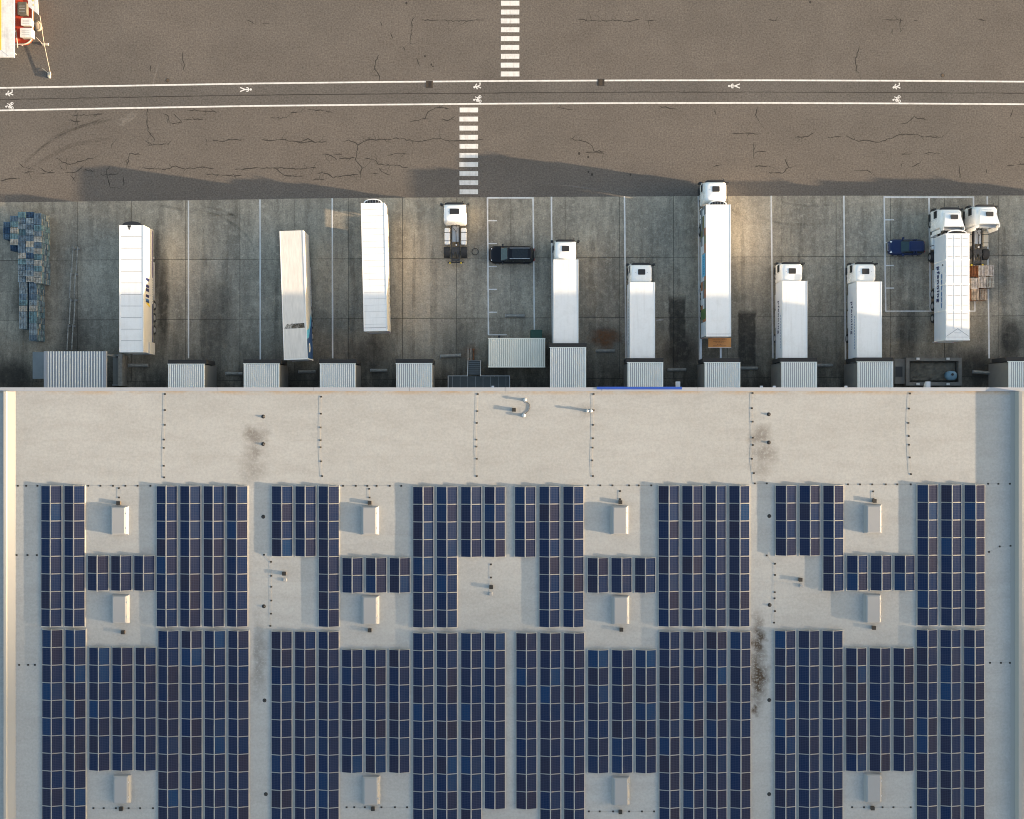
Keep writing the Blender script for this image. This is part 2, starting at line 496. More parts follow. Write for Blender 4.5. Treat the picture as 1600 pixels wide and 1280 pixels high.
M['dockmetal'] = mat_white('dock_metal', (0.82, 0.83, 0.81), 0.22, rough=0.5)
M['dockside'] = simple('dock_side', (0.17, 0.165, 0.155), 0.6)
M['slate'] = simple('slate_panel', (0.15, 0.18, 0.20), 0.5)
M['canopy'] = mat_white('canopy_metal', (0.20, 0.23, 0.27), 0.25, rough=0.5)
M['canopyrib'] = mat_white('canopy_rib', (0.78, 0.77, 0.74), 0.2, rough=0.5)
M['contwhite'] = mat_white('container_white', (0.83, 0.79, 0.69), 0.2)
M['contgroove'] = simple('container_groove', (0.50, 0.47, 0.41), 0.6)
M['green'] = simple('green_bin', (0.012, 0.055, 0.040), 0.5)
M['grate'] = simple('steel_grating', (0.045, 0.055, 0.060), 0.6)
M['coping'] = mat_white('coping_metal', (0.27, 0.29, 0.33), 0.15, rough=0.5)
M['parapet'] = mat_white('parapet_membrane', (0.29, 0.285, 0.27), 0.15, rough=0.7)
M['wall'] = simple('wall_panel', (0.42, 0.44, 0.46), 0.5)
M['signblue'] = simple('sign_blue', (0.020, 0.065, 0.33), 0.4)
M['ventwhite'] = mat_white('vent_white', (0.262, 0.264, 0.27), 0.08, rough=0.8)
M['brownbox'] = simple('brown_box', (0.085, 0.058, 0.035), 0.7)
M['dot'] = simple('holder_dark', (0.016, 0.015, 0.014), 0.8)
M['wire'] = simple('conductor_wire', (0.12, 0.11, 0.10), 0.5, 0.4)
M['curb'] = simple('wheel_stop', (0.23, 0.225, 0.21), 0.9, var=0.35, scale=3)
M['earth'] = simple('pit_earth', (0.115, 0.105, 0.085), 0.95, var=0.5, scale=1.6)
M['pitwall'] = simple('pit_wall', (0.16, 0.15, 0.135), 0.9, var=0.3)
M['tank'] = simple('tank_blue', (0.13, 0.23, 0.30), 0.5)
M['redpaint'] = simple('red_deck', (0.52, 0.055, 0.022), 0.55)
M['offwhite'] = mat_white('offwhite', (0.40, 0.37, 0.31), 0.15)
M['bag'] = simple('bag_beige', (0.26, 0.235, 0.19), 0.9, var=.5, scale=4)
M['shade_ridge'] = simple('shade_ridge_green', (0.06, 0.07, 0.035), 0.95, var=0.4, scale=0.01)  # for the added ridge that blocks the sun
M['fill'] = simple('outer_ground', (0.12, 0.11, 0.095), 0.95, var=0.3, scale=0.05)
M['tyremark'] = mat_decal('tyre_mark', (0.04, 0.037, 0.033), 0.32, 0.85, 0.34, scale=0.6)
M['scuff'] = mat_decal('pale_scuff', (0.34, 0.31, 0.28), 0.42, 0.72, 0.45, scale=1.8)
for nm, cc in (('pal_blue', (0.095, 0.145, 0.195)), ('pal_slate', (0.175, 0.225, 0.26)), ('pal_teal', (0.11, 0.195, 0.225)),
               ('pal_grey', (0.30, 0.295, 0.27)), ('pal_tan', (0.36, 0.33, 0.27)), ('pal_deep', (0.035, 0.075, 0.135)),
               ('pal_wood', (0.36, 0.29, 0.23)), ('pal_pale', (0.40, 0.37, 0.35)), ('pal_rust', (0.20, 0.075, 0.030))):
    M[nm] = simple(nm, cc, 0.85, var=0.75, scale=2.6)

# ================================================================== ground, yard, markings
def lerp(a, b, t): return a + (b - a) * t
def edge_v(u): return lerp(316.0, 305.5, min(1, max(-.3, u / 1600.0))) if u < 500 else lerp(312.7 - 3.0, 305.8, (u - 500) / 1100.0)
def edge_v(u):
    t = [(-900, 321), (0, 316.2), (300, 313), (520, 309.5), (800, 308), (1200, 306), (1600, 305.6), (2500, 304)]
    for (a, va), (b, vb) in zip(t[:-1], t[1:]):
        if u <= b: return lerp(va, vb, (u - a) / (b - a))
    return t[-1][1]

struct(MB().face([(-9000,-9000,-.3),(9000,-9000,-.3),(9000,9000,-.3),(-9000,9000,-.3)]).build('ground', M['fill']))
us = [-900, 0, 300, 520, 800, 1200, 1600, 2500]
poly = [P(u, edge_v(u))[:2] for u in us] + [(115, 140), (-115, 140)]
asph = struct(MB().prism(poly, -0.3, 0.0).build('asphalt_yard', M['asphalt']))

# cycle and foot path: a slightly greyer strip between two white lines
top_l = [(-300, 142.5), (0, 137.5), (200, 134), (400, 130.6), (600, 128.2), (800, 126.6), (1000, 125.7), (1200, 125.6), (1400, 126.3), (1600, 127.8), (1900, 131)]
bot_l = [(-300, 178), (0, 172.7), (200, 169), (400, 165.6), (600, 163.6), (800, 162), (1000, 161.2), (1200, 161), (1400, 161.8), (1600, 163), (1900, 166)]
mid_l = [(-300, 161), (0, 155.8), (200, 152), (400, 148.8), (600, 146.8), (800, 145.3), (1000, 144.2), (1200, 144), (1400, 144.8), (1600, 145.8), (1900, 149)]
pm = MB()
for k in range(len(top_l) - 1):
    a, b, c, d = P(*bot_l[k]), P(*bot_l[k+1]), P(*top_l[k+1]), P(*top_l[k])
    pm.face([(p.x, p.y, 0.004) for p in (a, b, c, d)])
path = struct(pm.build('cycle_path', M['path']))
MB().ribbon([P(*p)[:2] for p in top_l], 0.175, 0.008).build('edge_line', M['linepaint'], path)
MB().ribbon([P(*p)[:2] for p in bot_l], 0.175, 0.008).build('edge_line', M['linepaint'], path)
def wobble(pts, step=0.5, amp=0.05, seed=0):
    rr = random.Random(seed); out = []
    for a, b in zip(pts[:-1], pts[1:]):
        a = Vector(a[:2]); b = Vector(b[:2]); n = max(1, int((b - a).length / step))
        for k in range(n):
            q = a.lerp(b, k / n)
            out.append((q.x + rr.uniform(-amp, amp), q.y + rr.uniform(-amp, amp)))
    out.append(tuple(pts[-1][:2]))
    return out
jp = wobble([P(*p)[:2] for p in mid_l], 0.8, 0.02, 3)
MB().ribbon(jp, [0.06 + 0.05 * random.random() for _ in jp], 0.0075).build('paving_joint', M['crack'], path)

# painted figures on the path
def figure_ped(c, mir=1, kind='walk'):
    mb = MB(); u0, v0 = c
    def q(x, y): w = P(u0 + mir * x, v0 + y); return (w.x, w.y)
    if kind == 'walk':
        segs = [[(-2.6, 1.9), (2.0, .6)], [(-2.4, 1.6), (-2.6, -1.2), (-1.0, -3.4)], [(-1.8, 1.8), (0, 5)], [(-1, 1), (4, -1.3), (4, -5.4)], [(.8, .9), (5.7, 3.2)]]
        head = (-4.7, 1.9)
    else:
        segs = [[(5.5, 0), (-2, 0)], [(-1.5, -.2), (-9, -3.2)], [(-1.5, .2), (-9, 3.2)], [(5.2, 0), (3.0, -3.0), (1.0, -2.6)], [(5.2, 0), (3.0, 3.0), (1.0, 2.6)]]
        head = (7.8, 0)
    for k, s in enumerate(segs):
        mb.ribbon([q(*p) for p in s], 0.12, 0.0080 + 0.0004 * k)
    h = q(*head); mb.disc(h, 0.125, 0.0085, 12)
    return mb
def figure_bike(c):
    mb = MB(); u0, v0 = c
    def q(x, y): w = P(u0 + x, v0 + y); return (w.x, w.y)
    for k, (cx, cy) in enumerate(((3.8, -2.6), (4.0, 4.2))):
        pts = [q(cx + 1.9 * math.cos(t * math.pi / 7), cy + 1.9 * math.sin(t * math.pi / 7)) for t in range(15)]
        mb.ribbon(pts, 0.075, 0.008 + .0003 * k)
    for k, s in enumerate([[(3.8, -2.6), (0, -1.4), (0, 3), (4, 4.2)], [(0, 3), (1.8, 1.2), (3.8, -2.6)], [(1.5, .5), (-2, 2.2), (-3.6, .5)], [(-3.8, -2.6), (-1.5, -1.6), (0, -1.4)], [(-2, 2.2), (-1, 4.6), (1.5, 4.2)]]):
        mb.ribbon([q(*p) for p in s], 0.09, 0.0088 + 0.0004 * k)
    mb.disc(q(-5.2, 2.2), 0.11, 0.0085, 12)
    return mb
for (u, v) in ((15, 145.5), (746, 134.5), (1401, 134.8)): figure_ped((u, v)).build('pedestrian_symbol', M['linepaint'], path)
for (u, v) in ((15, 164.5), (746, 154), (1401, 154)): figure_bike((u, v)).build('bicycle_symbol', M['linepaint'], path)
figure_ped((384, 140), 1, 'stand').build('pedestrian_symbol', M['linepaint'], path)
figure_ped((1147, 134.5), -1, 'stand').build('pedestrian_symbol', M['linepaint'], path)

# zebra crossings
def zebra(label, u0, u1, vs, h):
    z = struct(thing('zebra_crossing', label, 'crossing'))
    del z['category']
    for v in vs:
        a = P(u0, v + h/2); b = P(u1, v - h/2)
        j = [random.uniform(-.015, .015) for _ in range(4)]
        MB().face([(a.x + j[0], a.y, .006), (b.x + j[1], a.y, .006), (b.x + j[2], b.y, .006), (a.x + j[3], b.y, .006)]).build('stripe', M['linepaint'], z)
zebra('white zebra crossing north of the cycle path', 782.5, 811.5, [5.2 - 13.85*2, 5.2 - 13.85] + [5.2 + 13.82 * k for k in range(9)], 7.7)
zebra('white zebra crossing between the cycle path and the apron', 718, 747, [172 + 14.2 * k for k in range(10)], 7.5)

# cracks in the asphalt
cr = [
 [(0,283),(14,279),(32,279)], [(30,255),(36,261),(55,265)], [(35,270),(52,268)], [(62,262),(73,269),(86,270)], [(73,269),(64,272)],
 [(85,247),(98,253),(106,257),(118,255),(130,250),(147,247)], [(92,256),(96,263),(102,266)], [(105,257),(103,266)], [(100,270),(118,269),(130,262)], [(130,266),(148,267)], [(118,275),(112,283)], [(110,274),(119,285)],
 [(172,258),(167,266),(167,276),(172,288),(172,293)], [(205,218),(203,225)], [(220,242),(203,240),(200,252),(198,262)], [(192,275),(193,290)], [(237,157),(231,172),(229,190),(232,205),(242,218),(240,222)],
 [(226,220),(237,226),(264,226),(268,220)], [(268,232),(275,236)], [(181,219),(174,228),(174,233)], [(110,181),(135,180),(162,178)], [(120,172),(121,184),(117,195)], [(106,188),(126,190)],
 [(155,273),(165,273),(185,272)], [(225,264),(260,265),(275,260),(290,264),(320,262),(335,263)], [(320,272),(345,274),(378,274)], [(366,265),(400,263)], [(330,219),(345,221),(362,218),(378,220)], [(322,214),(323,227)], [(292,172),(325,174),(342,175)], [(286,80),(286,95),(288,112)], [(235,100),(236,113)], [(294,140),(294,150)], [(286,187),(318,187)],
 [(254,178),(262,181),(262,192)], [(270,178),(285,192),(262,192)], [(385,32),(398,38)],
 [(408,217),(415,220),(440,218),(458,221),(470,222),(482,217),(495,223)], [(462,222),(512,222)], [(535,222),(545,219),(560,226),(575,218),(600,219),(620,216),(640,219),(655,222),(680,216),(700,220),(735,219),(756,218)],
 [(560,226),(557,238),(556,250),(565,262),(562,272),(563,280)], [(504,241),(517,243),(527,251)], [(520,240),(535,242)], [(530,248),(556,247)], [(605,243),(618,239),(638,241)], [(570,247),(584,248),(592,257),(620,259),(638,262)], [(590,262),(600,271),(612,272)], [(580,270),(592,272)],
 [(380,263),(430,262),(462,264),(494,262)], [(430,262),(445,275),(475,275)], [(495,270),(512,271),(520,278),(540,275),(560,272)], [(458,272),(460,278)], [(488,280),(508,280)], [(422,185),(447,184)], [(452,176),(470,175)], [(482,172),(518,174)], [(434,185),(436,191)],
 [(594,85),(586,95),(585,108),(593,120),(592,145)], [(580,118),(595,119)], [(659,31),(690,32),(730,33),(743,31)], [(648,27),(643,35),(643,55),(641,68)], [(650,90),(656,104)], [(580,17),(583,22)], [(594,33),(597,43)], [(610,52),(614,61)], [(629,72),(633,80)],
 [(703,170),(680,168),(668,175),(664,186),(640,190)], [(664,187),(671,184),(671,191)], [(687,187),(700,188),(711,181)], [(656,240),(662,236)], [(406,37),(422,36)],
 [(903,31),(930,33),(966,32),(985,33),(1000,30)], [(1008,32),(1026,32)], [(870,168),(895,171)], [(1030,166),(1045,169),(1060,171)], [(1117,170),(1119,180)], [(1184,168),(1181,180),(1184,187)],
 [(1143,209),(1184,209)], [(889,215),(898,219),(916,222),(926,228),(927,236),(944,237)], [(915,238),(944,239)], [(1115,261),(1128,257)], [(1177,222),(1178,250)], [(1178,240),(1190,236),(1200,238)], [(1178,260),(1200,259)],
 [(1200,269),(1222,271),(1232,262),(1227,248)], [(1243,215),(1262,214),(1273,207)], [(1290,215),(1315,214)], [(1322,213),(1340,220),(1355,220),(1375,222),(1395,215),(1405,210),(1435,211),(1440,214),(1475,214)], [(1335,266),(1355,267),(1365,269)], [(1407,193),(1420,191),(1429,183),(1446,187)], [(1408,265),(1408,257),(1413,255)], [(1425,260),(1437,255),(1440,249)], [(1442,241),(1455,239),(1470,241)], [(1406,241),(1425,240)], [(1497,256),(1500,262),(1499,278)], [(1582,170),(1578,183)], [(1592,214),(1605,215)], [(1590,258),(1610,256)], [(1572,258),(1585,259)], [(1542,263),(1542,272)],
 [(1380,31),(1412,32)], [(1406,28),(1407,50)], [(1395,45),(1394,55)], [(1425,33),(1435,32)], [(1342,75),(1337,92),(1338,113)], [(1526,31),(1543,32)], [(1200,32),(1218,32)],
]
cm = MB(); rr = random.Random(5)
for i, c in enumerate(cr):
    pts = [P(*p)[:2] for p in c]
    pts = wobble(pts, 0.28, 0.075, i)
    w = [0.045 + 0.08 * rr.random() for _ in pts]; w[0] = w[-1] = 0.015
    cm.ribbon(pts, w, 0.0022 + 0.00002 * (i % 40))
    for _ in range(len(pts) // 5):                       # side branches
        k = rr.randrange(1, len(pts)); a = rr.uniform(0, 6.28); q = [pts[k]]
        for s in range(rr.randint(2, 4)):
            a += rr.uniform(-.6, .6); q.append((q[-1][0] + .3 * math.cos(a), q[-1][1] + .3 * math.sin(a)))
        cm.ribbon(q, [0.045, 0.035] + [0.022] * (len(q) - 2), 0.0016)
co = cm.build('crack_network', M['crack'], asph); co['kind'] = 'stuff'

# small tar spots
for (u, v, r) in ((664, 88, .1), (674, 101, .1), (676.5, 104, .08), (905, 240, .13), (919, 245.5, .1), (919.5, 268.5, .1), (925, 273, .12), (985, 273, .1), (1266, 3.5, .12), (635, 5, .12)):
    q = P(u, v); MB().disc((q.x, q.y), r, 0.0025, 9, r2=r * 1.3).build('tar_spot', M['crack'], asph)

# tyre marks
def arc(pts_px, w, mat, parent, z=0.003, name='tyre_mark'):
    pts = [Vector(P(*p)[:2]) for p in pts_px]; out = []
    for k in range(len(pts) - 1):                         # Catmull-Rom
        p0 = pts[max(0, k-1)]; p1 = pts[k]; p2 = pts[k+1]; p3 = pts[min(len(pts)-1, k+2)]
        for j in range(8):
            t = j / 8
            out.append(tuple(0.5 * ((2*p1) + (p2-p0)*t + (2*p0-5*p1+4*p2-p3)*t*t + (3*p1-p0-3*p2+p3)*t**3)))
    out.append(tuple(pts[-1]))
    n = len(out); ws = [w * min(1, 4.0 * k / n + .04, 4.0 * (n - 1 - k) / n + .04) for k in range(n)]
    MB().ribbon(out, ws, z).build(name, mat, parent)
arc([(50, 262), (75, 246), (110, 228), (150, 220), (175, 217)], .45, M['tyremark'], asph)
arc([(55, 240), (80, 218), (110, 203), (150, 192), (190, 185)], .35, M['tyremark'], asph, .0032)
arc([(20, 275), (60, 235), (110, 205), (170, 182)], .3, M['tyremark'], asph, .0034)
arc([(182, 197), (200, 185), (214, 176)], .8, M['scuff'], asph, .0036, 'pale_scuff')
arc([(828, 284), (900, 292), (985, 305)], .12, M['scuff'], asph, .0036, 'pale_scuff')
arc([(235, 150), (242, 120), (249, 95)], .2, M['scuff'], asph, .0036, 'pale_scuff')

# concrete apron: 6 m slabs on a dark bed
apron = struct(MB().prism([P(u, edge_v(u))[:2] for u in us][::-1] + [(-115, -45), (115, -45)], -0.3, -0.05).build('concrete_apron', M['joint']))
def row_v(k, u):
    if k == 0: return edge_v(u)
    a, b = ((0, 0), (407, 399.5), (500.5, 493.5), (597, 588))[k]
    return lerp(a, b, u / 1600.0)
jx = [36 + 84.7 * k for k in range(-3, 23)]
for k in range(3):
    for i in range(len(jx) - 1):
        ua, ub = jx[i], jx[i + 1]
        g = 0.022
        a = P(ua, row_v(k, ua)); b = P(ub, row_v(k, ub)); c = P(ub, row_v(k + 1, ub)); d = P(ua, row_v(k + 1, ua))
        gt = 0.004 if k == 0 else g
        ztop = random.uniform(-0.006, 0.0)
        MB().prism([(d.x + g, d.y + g), (c.x - g, c.y + g), (b.x - g, b.y - gt), (a.x + g, a.y - gt)], -0.05, ztop).build('concrete_slab', M['concrete'], apron)
yd = row_v(3, 800); c = P(800, 592)
MB().prism([(-95, -40), (95, -40)] + [(P(u, row_v(3, u)).x, P(u, row_v(3, u)).y - .024) for u in (jx[-1], 800, jx[0])], -0.05, -0.003).build('dock_strip', M['concrete'], apron)

# white bay lines
bays = struct(MB().face([P(293.5, 313.5, .006), P(295.6, 313.5, .006), P(295.6, 560, .006), P(293.5, 560, .006)][::-1]).build('bay_markings', M['linepaint']))
def bay(u0, v0, u1, v1, w=0.17, z=.006):
    a = P(u0, v0); b = P(u1, v1)
    n = 8; pts = [(lerp(a.x, b.x, t / n) + random.uniform(-.006, .006), lerp(a.y, b.y, t / n)) for t in range(n + 1)]
    MB().ribbon(pts, [w * random.uniform(.86, 1.08) for _ in pts], z).build('bay_line', M['linepaint'], bays)
for (u0, u1, v0, v1) in ((406.3, 406.8, 312, 562), (519.2, 519.8, 310, 560), (861.6, 863.2, 307.5, 545), (975.8, 978.0, 307, 560), (1091.2, 1093, 306.5, 562), (1205, 1207.5, 306, 560), (1318.5, 1321, 306, 562), (1542.5, 1545.5, 307, 560), (1663, 1665, 307, 560)):
    bay(u0, v0, u1, v1)
bay(761.7, 310, 763.2, 523); bay(833, 310, 835, 520); bay(761, 309.3, 834, 309.3, z=.0064); bay(762.5, 523.3, 792, 523.3, .08, .0064)
for v in (345, 380.7, 416.6, 452.3, 488): bay(763, v, 776.5, v, .13, .0068)
bay(1381.5, 308.5, 1384, 486); bay(1451.5, 308.5, 1453.6, 486); bay(1521, 308.5, 1523.3, 486)
bay(1380.5, 308.2, 1522, 308.2, z=.0064); bay(1383, 486.3, 1524, 486.3, .13, .0064)
for v in (343.6, 379, 415, 450.3): bay(1383, v, 1397, v, .13, .0068)

arc([(302, 327), (335, 335), (362, 349), (388, 372), (400, 402)], .3, M['tyremark'], apron)
arc([(310, 322), (350, 330), (380, 345), (398, 358)], .25, M['tyremark'], apron, .0032)
arc([(230, 316), (275, 326), (325, 335), (400, 335)], .3, M['tyremark'], apron, .0034)
arc([(1150, 318), (1185, 338), (1215, 348), (1260, 351), (1310, 348)], .28, M['tyremark'], apron)
arc([(1210, 310), (1240, 320), (1285, 321), (1320, 316)], .25, M['tyremark'], apron, .0032)
arc([(1100, 310), (1140, 326), (1170, 345)], .25, M['tyremark'], apron, .0034)
for u in (318, 352, 432, 462, 548, 582, 648, 676, 897, 925, 1003, 1018, 1060, 1160, 1236, 1252, 1352, 1410, 1425, 1570):
    w = random.uniform(.35, .8)
    arc([(u, random.uniform(330, 420)), (u + random.uniform(-2, 2), 470), (u + random.uniform(-3, 3), 575)], w, M['tyremark'], apron, .0026 + .0001 * (u % 7))

# access covers and drain grates
def grate(u, v, s, label):
    q = P(u, v); t = thing('drain_grate', label, 'drain', (q.x, q.y, 0))
    MB().box(-s/2, s/2, -s/2, s/2, -.02, .010).build('frame', M['joint'], t)
    for k in range(6):
        x = -s/2 + s * (k + .5) / 6
        MB().box(x - s * .03, x + s * .03, -s/2 + .05, s/2 - .05, .010, .022).build('bar', M['brownbox'], t)
grate(671, 132, .76, 'square dark drain grate on the path edge line west of the zebra crossings')
grate(939, 129, .76, 'square dark drain grate on the path edge line east of the zebra crossings')
for (u, v, lb) in ((262, 125.5, 'small round iron cover north of the path at the left'), (1473, 118, 'small round iron cover north of the path at the right')):
    q = P(u, v); t = thing('manhole_cover', lb, 'cover', (q.x, q.y, 0))
    MB().cyl((0,0,-.02), (0,0,.010), .21, 16).build('rim', M['joint'], t)
    MB().cyl((0,0,.010), (0,0,.016), .16, 16).build('lid', M['brownbox'], t)

# ================================================================== warehouse
wh = thing('warehouse', 'long pale flat roofed logistics warehouse covered in solar panels', 'warehouse', (0, 0, 0))
FRONT = P(0, 605.5, ROOF_Z).y
def Q(u, v, dz=0.0): return P(u, v, ROOF_Z + dz)
XL = Q(12, 0).x; XR = Q(1588, 0).x
MB().box(XL, XR, -70, FRONT - .36, ROOF_Z - .3, ROOF_Z).build('roof', M['roof'], wh)
MB().box(-90, XL - .24, -70, FRONT - .36, ROOF_Z - .32, ROOF_Z - .02).build('roof', M['roof'], wh)
MB().box(XR + .35, 90, -70, FRONT - .36, ROOF_Z - .32, ROOF_Z + .0).build('roof', M['roof'], wh)
MB().box(-90, 90, FRONT - .30, FRONT - .02, 0, ROOF_Z - .05).build('wall', M['wall'], wh)
MB().box(-90, 90, -70.3, -70, 0, ROOF_Z - .05).build('wall', M['wall'], wh)
# front upstand with metal coping in sheet lengths
us_ = [-560 + 150 * k for k in range(16)]
for a, b in zip(us_[:-1], us_[1:]):
    xa = Q(a, 0).x + .012; xb = Q(b, 0).x - .012
    MB().prism_x([(FRONT - .36, ROOF_Z - .32), (FRONT, ROOF_Z - .32), (FRONT, ROOF_Z + .16), (FRONT - .36, ROOF_Z + .11)], xa, xb).build('coping', M['coping'], wh)
MB().box(Q(933, 0, .2).x, Q(1065.5, 0, .2).x, FRONT - .20, FRONT + .06, ROOF_Z - .9, ROOF_Z + .20).build('fascia_sign', M['signblue'], wh, label='blue fascia strip on the roof edge')
# side upstands (wedge shaped, membrane covered)
mb = MB()
for xa, sgn, nm in ((XL, 1, 'left'), (XR, -1, 'right')):
    y0, y1 = -70, FRONT - .38
    if sgn > 0: prof = [(-.22, -.3), (.74, -.3), (.74, .02), (.10, .24), (.0, .33), (-.22, .35)]
    else: prof = [(.30, -.3), (.30, .52), (-.02, .50), (-.16, .06), (-.55, .02), (-.55, -.3)][::-1]
    m2 = MB(); n = len(prof)
    m2.v = [(xa + p[0], y0, ROOF_Z + p[1]) for p in prof] + [(xa + p[0], y1, ROOF_Z + p[1]) for p in prof]
    m2.f = [tuple(range(n)), tuple(range(2*n-1, n-1, -1))] + [(k, k + n, (k+1) % n + n, (k+1) % n) for k in range(n)]
    m2.m = [0] * len(m2.f)
    m2.build('parapet', M['parapet'], wh)
# rain hoppers on the facade
for (u, v) in ((1059, 601), (1449, 600.5)):
    q = P(u, v, 10.5)
    MB().loft([(9.9, q.x - .12, q.x + .12, FRONT + .0, FRONT + .2, .02), (10.4, q.x - .2, q.x + .2, FRONT + .0, FRONT + .62, .03), (10.75, q.x - .2, q.x + .2, FRONT + .0, FRONT + .62, .03)]).build('rain_hopper', M['alu'], wh)
for u in (1190, 1210, 1322, 300, 770):
    q = Q(u, 604); MB().box(q.x - .12, q.x + .12, FRONT + .002, FRONT + .16, ROOF_Z - .2, ROOF_Z + .02).build('bracket', M['alu'], wh)

# ------------------------------------------------------------------ solar arrays
TILT = R(12.8); PW, PL = 0.975, 1.652
def panel_mesh():
    mb = MB()
    t = .035; fw = .022
    mb.box(-PW/2, PW/2, -PL/2, PL/2, -t, -.004, 0)
    for (x0, x1, y0, y1) in ((-PW/2, -PW/2 + fw, -PL/2, PL/2), (PW/2 - fw, PW/2, -PL/2, PL/2), (-PW/2 + fw, PW/2 - fw, -PL/2, -PL/2 + fw), (-PW/2 + fw, PW/2 - fw, PL/2 - fw, PL/2)):
        mb.box(x0, x1, y0, y1, -.004, .002, 0)
    mb.face([(-PW/2 + fw, -PL/2 + fw, -.002), (PW/2 - fw, -PL/2 + fw, -.002), (PW/2 - fw, PL/2 - fw, -.002), (-PW/2 + fw, PL/2 - fw, -.002)], 1)
    return mb.mesh('solar_panel', [M['frame'], M['panel']])
PANEL = panel_mesh()
rndp = random.Random(11)
def solar_array(label, cols):
    """cols: (left px, top px, rows)"""
    c0 = Q(cols[0][0], cols[0][1])
    t = thing('solar_array', label, 'solar array', (c0.x, c0.y, ROOF_Z), group='east west solar arrays on the roof')
    pitch = PL + 0.030
    for (u, v, rows) in cols:
        a = Q(u + 16.2, v, .2)
        for r in range(rows):
            y = a.y - (r + .5) * pitch
            for s in (-1, 1):
                cx = a.x + s * (PW * math.cos(TILT) / 2 + .030)
                z = .13 + PW * math.sin(TILT) / 2
                o = link('solar_panel', PANEL, t, (cx - c0.x, y - c0.y, z), rot=(0 + rndp.uniform(-.004, .004), s * TILT + rndp.uniform(-.006, .006), rndp.uniform(-.002, .002)))
        y1 = a.y + .05; y0 = a.y - rows * pitch - .05
        mr = MB(); zr = .13 + PW * math.sin(TILT)
        mr.box(a.x - .022 - c0.x, a.x + .022 - c0.x, y0 - c0.y, y1 - c0.y, zr - .09, zr - .03)
        mr.build('ridge_rail', M['rail'], t)
        w = PW * math.cos(TILT) + .03
        for s in (-1, 1):
            MB().box(a.x + s * (w + .015) - .02 - c0.x, a.x + s * (w + .015) + .02 - c0.x, y0 - c0.y, y1 - c0.y, .002, .06).build('foot_rail', M['rail'], t)
        mc = MB()
        for r in range(rows + 1):
            y = a.y - r * pitch - c0.y
            mc.box(a.x - w - c0.x, a.x + w - c0.x, y - .03, y + .03, .002, .05)
        mc.build('cross_rails', M['rail'], t)['kind'] = 'stuff'
NB = 13
solar_array('solar array on the upper left of the roof, around the first two pale hatches', [(63.5, 759, 8), (99.7, 759, 8)] + [(u, 868.3, 2) for u in (136.5, 172.8, 208.8)] + [(u, 759.3, 8) for u in (244, 280.8, 317.5, 354)])
solar_array('solar array on the lower left of the roof', [(65, 984, NB), (101.2, 984, NB)] + [(u, 1011.7, 7) for u in (138.5, 174.6, 211)] + [(u, 985.5, NB) for u in (246.4, 282.8, 319.3, 356)])
solar_array('upper solar array left of centre, between the left drains and the centre gap', [(424.3, 759.5, 4), (461, 759.5, 4), (497.3, 759.5, 8)] + [(u, 871.5, 2) for u in (534.3, 571.3, 608.3)] + [(645, 760.5, 8), (682, 760.5, 8), (720, 760.5, 4), (757, 760.5, 4)])
solar_array('lower solar array left of centre at the bottom of the photo', [(u, 986.8, NB) for u in (423.5, 460.3, 497)] + [(u, 1015, 7) for u in (533.8, 570.6, 607.6)] + [(u, 989, NB) for u in (645, 682, 720)] + [(757, 989, 10)])
solar_array('upper solar array right of centre, its first column only four rows long', [(804.3, 760.5, 4), (842.3, 760, 8), (879.8, 760, 8)] + [(u, 871.5, 2) for u in (918, 955, 992)] + [(u, 759, 8) for u in (1028.8, 1065.8, 1102.3, 1139.3)])
solar_array('lower solar array right of centre at the bottom of the photo', [(806.3, 989, 10), (843.8, 989, NB), (881, 989, NB)] + [(u, 1015.5, 7) for u in (918.5, 956, 993)] + [(u, 987, NB) for u in (1030, 1067.3, 1103.6, 1141)])
solar_array('solar array on the upper right of the roof beside the shaded parapet', [(1212, 758.5, 4), (1249.3, 758.5, 4), (1286.3, 758.5, 6)] + [(u, 868, 2) for u in (1323.5, 1360.8, 1397.6)] + [(u, 757.5, 8) for u in (1433.5, 1470.6, 1507.2)])
solar_array('solar array on the lower right of the roof beside the parapet', [(u, 985.5, NB) for u in (1210.9, 1248, 1285)] + [(u, 1012.5, 7) for u in (1322, 1359, 1396)] + [(u, 984, NB) for u in (1432.6, 1469.5, 1506.3)])

# ------------------------------------------------------------------ roof hatches
def hatch(u, v, label):
    """u, v: pixel centre of the lid"""
    q = Q(u, v, .5)
    t = thing('smoke_hatch', label, 'roof hatch', (q.x, q.y, ROOF_Z), group='white smoke hatches between the solar panels')
    mb = MB(); mb.loft([(.0, -.86, .86, -1.38, 1.38, .04), (.10, -.80, .80, -1.32, 1.32, .04), (.30, -.72, .72, -1.30, 1.30, .04)])
    mb.build('kerb', M['ventwhite'], t)
    mb = MB(); mb.loft([(.31, -.71, .71, -1.32, 1.32, .05), (.36, -.71, .71, -1.32, 1.32, .05), (.44, -.58, .58, -1.20, 1.20, .08)])
    mb.build('lid', M['ventwhite'], t)
    for y in (-.7, .7): MB().box(.70, .745, y - .06, y + .06, .28, .40).build('hinge', M['alu'], t)
hx = ['far left', 'left of centre', 'right of centre', 'far right']
for i, us3 in enumerate(((184, 185.5, 188), (577, 577.5, 579), (968.5, 970, 970.5), (1366, 1365.5, 1366))):
    for j, (u, v) in enumerate(zip(us3, ((814, 953, 1235), (814, 954.5, 1237), (813.5, 954.5, 1238), (811.5, 952, 1233))[i])):
        hatch(u, v, 'white box hatch in the %s bay of panels, %s of its three' % (hx[i], ('topmost', 'middle', 'lowest')[j]))

